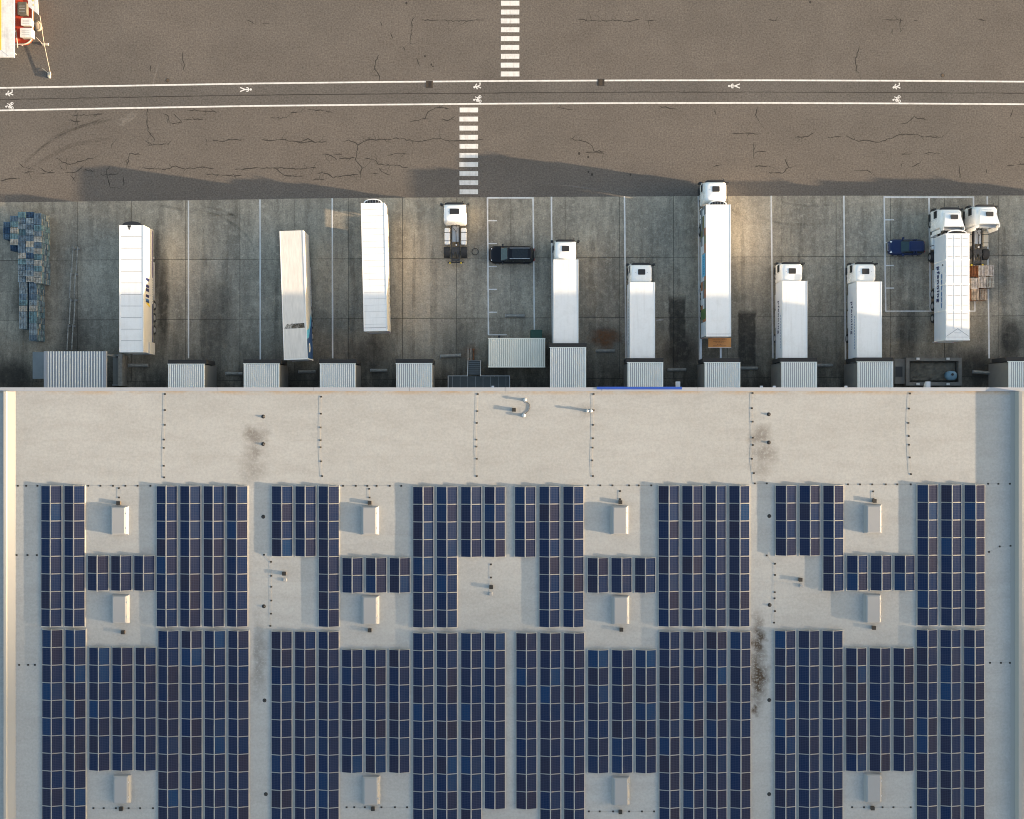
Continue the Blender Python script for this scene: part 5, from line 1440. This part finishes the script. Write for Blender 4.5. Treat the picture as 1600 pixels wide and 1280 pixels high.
for (nm, u, v, cnt, layers, ind) in cols:
    for k in range(cnt):
        lay = layers - rq.choice([0, 0, 0, 1, 0])
        if nm.startswith('second') and k == cnt - 1: lay = 8
        ht = lay * .146
        p0 = P(u + rq.uniform(-.3, .3), v + (k + .5) * 9.15, ht)
        x = p0.x + .42; y = p0.y
        for l in range(lay):
            top = (l == lay - 1)
            c = rq.choices(PC, PWT)[0]
            if 'westernmost' in nm or (nm.startswith('second') and k == cnt - 1): c = rq.choice(['pal_deep', 'pal_blue'])
            jx_, jy_ = rq.uniform(-.012, .012), rq.uniform(-.012, .012)
            own = top or (ind == 99 and l >= lay - 10)
            if own:
                o = link('pallet', HP[c], None, (x + jx_, y + jy_, l * .146), rq.uniform(-.02, .02)); n_ind += 1
                if top: tag(o, '%s pallet atop the left pile, %s from north in %s' % (words[c], ordn[k], nm), 'pallet', 'slatted pallets in the left pile')
                else: tag(o, '%s pallet, %s layer down, %s stack from north, %s%s' % (words[c], ordn[lay - 1 - l], ordn[k], nm, '' if 'arm' in nm else ' of left pile'), 'pallet', 'slatted pallets in the left pile')
            else:
                z = l * .146; ci = PC.index(c)
                rest.box(x - .41, x + .41, y - .29, y + .29, z + .095, z + .142, ci)
                for xx in (-.41, -.05, .31): rest.box(x + xx, x + xx + .1, y - .29, y + .29, z, z + .0945, ci)
ro = rest.build('pallet_layers', [M[c] for c in PC]); tag(ro, 'lower layers of slatted pallets inside the left pile', 'pallets'); ro['kind'] = 'stuff'

EP = {c: pallet_mesh('pallet', .80, 1.18, M[c], 5) for c in ('pal_wood', 'pal_pale', 'pal_rust', 'pal_grey')}
for i, (u0, v0, c, lay, lb) in enumerate(((1518.5, 415, 'pal_rust', 5, 'rust brown pallet on the top left stack behind the container trailer'), (1529.3, 415, 'pal_pale', 7, 'pale pallet on the top middle stack by the rear of the rightmost tractor'), (1541.5, 414, 'pal_pale', 8, 'pale pallet on the top right stack by the rear of the rightmost tractor'),
        (1517.6, 434, 'pal_pale', 7, 'pale pallet on the middle left stack beside the container trailer'), (1529.7, 432.4, 'pal_pale', 8, 'pale pallet on the centre stack beside the container trailer'), (1542.3, 432, 'pal_grey', 8, 'grey pallet on the middle right stack, farthest right'),
        (1518.8, 452, 'pal_wood', 7, 'wooden pallet on the bottom left stack beside the container trailer'), (1531.3, 451.5, 'pal_wood', 5, 'brownish pallet on the bottom right stack'))):
    ht = lay * .146; p0 = P(u0, v0, ht); x = p0.x + .40; y = p0.y - .60; rz0 = (-.03, 0, 0, .01, -.02, .05, .02, .03)[i]
    for l in range(lay):
        cc = c if l == lay - 1 else rq.choice(['pal_rust', 'pal_wood', 'pal_rust'])
        o = link('pallet', EP[cc], None, (x + rq.uniform(-.015, .015), y + rq.uniform(-.015, .015), l * .146), rz0 + rq.uniform(-.01, .01))
        if l == lay - 1: tag(o, lb, 'pallet', 'pallets stacked beside the container trailer')
        else: tag(o, 'worn pallet, %s layer down in the %s stack by the container trailer' % (ordn[lay - 1 - l], lb.split(' on the ')[-1].split(' stack')[0]), 'pallet', 'pallets stacked beside the container trailer')

# ================================================================== upper left corner
# white canopy roof with a yellow edge
a = P(-16, -70, 2.6); b = P(22.3, 89.5, 2.6); cx, cy = (a.x + b.x)/2, (a.y + b.y)/2; hw = (b.x - a.x)/2; hd = (a.y - b.y)/2
t = thing('canopy_roof', 'white flat canopy roof with a yellow stripe cut off in the top left corner', 'canopy', (cx, cy, 0))
rf = MB().loft([(2.42, -hw + .03, hw - .03, -hd + .03, hd - .03, .05), (2.46, -hw, hw, -hd, hd, .06), (2.58, -hw, hw, -hd, hd, .06), (2.60, -hw + .03, hw - .03, -hd + .03, hd - .03, .06)]).build('roof', M['linepaint'], t)
for x in (-hw + .2, hw - 1.1):
    for y in (-hd + 1.2, -hd/3, hd/3, hd - .3): MB().box(x - .06, x + .06, y - .06, y + .06, 0, 2.419).build('post', M['steel'], t)
xs = P(1, 0, 2.6).x - cx; MB().box(xs - .07, xs + .07, -hd + .75, hd - .1, 2.601, 2.606).build('yellow_stripe', M['yellow'], rf)
mm = MB(); mm.ribbon([(xs + .0, -hd + .75), (xs + .85, -hd + .1)], .05, 2.604); mm.build('roof_brace', M['seam'], rf)
# red deck with white rim
a = P(24, -5, 1.1); b = P(51, 69.5, 1.1); ox, oy = (a.x + b.x)/2, (a.y + b.y)/2; hw = (b.x - a.x)/2; hd = (a.y - b.y)/2
t = thing('red_platform', 'red deck with a white rounded rim in the top left corner', 'platform', (ox, oy, 0))
poly = [(-hw, hd), (-hw, -hd)] + [(hw - 1.0 + 1.0 * math.cos(R(x)), -hd + 1.0 + 1.0 * math.sin(R(x))) for x in range(-90, 1, 15)] + [(hw, hd)]
MB().prism(poly, .85, 1.10).build('deck', M['redpaint'], t)
MB().tube([(p[0], p[1], 1.16) for p in poly[1:]], .075, 8).build('rim', M['offwhite'], t)
for (x, y) in ((-hw + .2, -hd + .3), (hw - .3, 0), (-hw + .2, hd - .3), (hw - .3, hd - .4)): MB().box(x - .08, x + .08, y - .08, y + .08, 0, .849).build('leg', M['steel'], t)
MB().cyl((P(25.5, 48, 1.2).x - ox, P(0, 48, 1.2).y - oy, 1.3), (P(28, 75, 1.2).x - ox, P(0, 75, 1.2).y - oy, 1.25), .045, 6).build('bar', M['offwhite'], t)
def unit(u0, v0, u1, v1, z0, z1, label, mat='offwhite', lid=True):
    a = P(u0, v0, z1); b = P(u1, v1, z1); o = thing('cabinet', label, 'cabinet', ((a.x + b.x)/2, (a.y + b.y)/2, z0))
    hw = (b.x - a.x)/2; hd = (a.y - b.y)/2; h = z1 - z0
    MB().loft([(0, -hw + .05, hw - .05, -hd + .05, hd - .05, .08), (h * .8, -hw + .03, hw - .03, -hd + .03, hd - .03, .1), (h * .97, -hw + .08, hw - .08, -hd + .08, hd - .08, .1)]).build('body', M[mat], o)
    MB().loft([(h * .975, -hw, hw, -hd, hd, .08), (h, -hw + .04, hw - .04, -hd + .04, hd - .04, .08)]).build('lid', M['linepaint'] if lid else M[mat], o)
    for k in range(3): MB().box(-hw * .6, hw * .6, -hd * .5 + hd * .4 * k, -hd * .5 + hd * .4 * k + .05, h + .001, h + .012).build('slot', M['seam'], o)
unit(32.5, 28, 49, 40, 1.11, 1.75, 'pale cabinet on the red deck, upper one of the two white lidded ones')
unit(31, 43.5, 50, 58.5, 1.11, 1.85, 'pale cabinet on the red deck, lower one of the two white lidded ones')
unit(27, 3, 41.5, 23, 1.11, 1.75, 'dark mottled cabinet at the top of the red deck', 'earth', False)
# pale bag slumped over the rim
q = P(56.5, 39, .4); t = tag(smooth_by_angle(MB().loft([(0, -.40, .40, -.55, .55, .3), (.2, -.42, .40, -.55, .53, .30), (.32, -.28, .32, -.40, .38, .26), (.38, -.12, .15, -.2, .2, .12)]).build('bulk_bag', M['bag'], None, (q.x, q.y, 0), R(25)), 60), 'pale bulk bag on the ground against the red deck', 'bag')
# white board with yellow marks
z = 2.4; pts = [P(43.5, -12, z), P(44, 10, z), P(60, 23, z), P(58.5, -12, z)]; o0 = pts[0]
t = thing('sign_board', 'white slanted board with small yellow marks at the top edge', 'board', (o0.x, o0.y, 0))
MB().prism([(p.x - o0.x, p.y - o0.y) for p in pts], 2.34, 2.40).build('board', M['linepaint'], t)
for (u, v) in ((52, 8), (51.5, 1)):
    p = P(u, v, z); x, y = p.x - o0.x, p.y - o0.y
    MB().box(x - .12, x + .12, y - .025, y + .025, 2.402, 2.406).box(x - .025, x + .025, y - .12, y + .12, 2.4062, 2.4066).build('yellow_mark', M['yellow'], t)
for p in (P(46, 3, 0), P(57, 12, 0), P(46, -10, 0), P(56, -10, 0)): MB().cyl((p.x - o0.x, p.y - o0.y, 0), (p.x - o0.x, p.y - o0.y, 2.339), .03, 6).build('leg', M['steel'], t)
# long barrier pole on two feet
pa = P(59.5, 22, .75); pm_ = P(66, 67, .75); pb = P(76, 115, .7)
t = thing('barrier_pole', 'long thin cream barrier pole on two small feet by the red deck', 'barrier', (pm_.x, pm_.y, 0))
def rel(p, z): return (p.x - pm_.x, p.y - pm_.y, z)
MB().tube([rel(pa, .35), rel(pm_, .30), rel(pb, .22)], .028, 6).build('pole', M['offwhite'], t)
MB().cyl(rel(P(66, 68.5), .0), rel(P(66, 68.5), .29), .05, 8).build('post', M['offwhite'], t)
q = P(70.5, 69, .1); MB().loft([(0, q.x - pm_.x - .36, q.x - pm_.x + .36, q.y - pm_.y - .13, q.y - pm_.y + .13, .05), (.14, q.x - pm_.x - .34, q.x - pm_.x + .34, q.y - pm_.y - .11, q.y - pm_.y + .11, .05)]).build('foot', M['offwhite'], t)
for dx in (-.2, .2): MB().box(q.x - pm_.x + dx - .06, q.x - pm_.x + dx + .06, q.y - pm_.y - .05, q.y - pm_.y + .05, .141, .15).build('foot_slot', M['seam'], t)
q = P(76.8, 117, .1); MB().loft([(0, q.x - pm_.x - .15, q.x - pm_.x + .15, q.y - pm_.y - .36, q.y - pm_.y + .36, .1), (.20, q.x - pm_.x - .12, q.x - pm_.x + .12, q.y - pm_.y - .30, q.y - pm_.y + .30, .1)]).build('foot', M['offwhite'], t)
MB().tube([rel(P(56, 58, .4), .4), rel(P(66, 68, .3), .3)], .03, 6).build('stay', M['offwhite'], t)
MB().tube([rel(P(63.5, 105, .5), .06), rel(P(75, 114, .2), .2)], .03, 6).build('stay', M['offwhite'], t)

# ================================================================== unseen ridge added in the east to shade the lower roof
# made-up slope, set so its shoulder gradually blocks the sun from the lower roof
DH = 1750.0; SL = 0.85
pc = Vector((0.0, Q(0, 905).y, ROOF_Z)); tt = DH / sun_dir.x
yc_, zc_ = pc.y + tt * sun_dir.y, pc.z + tt * sun_dir.z
hm = MB(); rh = random.Random(2)
ridge = []
for k in range(-30, 61):
    y = yc_ - k * 60.0
    h = zc_ + SL * k * 60.0
    if abs(k) > 6: h += rh.uniform(-12, 12)
    h = max(25 + rh.uniform(0, 14), h) if h < 40 else min(h, 470 + 60 * math.sin(k * .5) + rh.uniform(-12, 12))
    ridge.append((y, h))
n = len(ridge)
for (dx, f_) in ((-900, 0.0), (-450, .45), (0, 1.0), (420, .5), (900, 0.0)):
    for (y, h) in ridge: hm.v.append((DH + dx, y, -.2 + h * f_ + (rh.uniform(-8, 8) if 0 < f_ < 1 else 0)))
for r in range(4):
    for k in range(n - 1):
        hm.f.append((r*n + k, r*n + k + 1, (r+1)*n + k + 1, (r+1)*n + k)); hm.m.append(0)
struct(hm.build('added_shade_ridge', M['shade_ridge']))
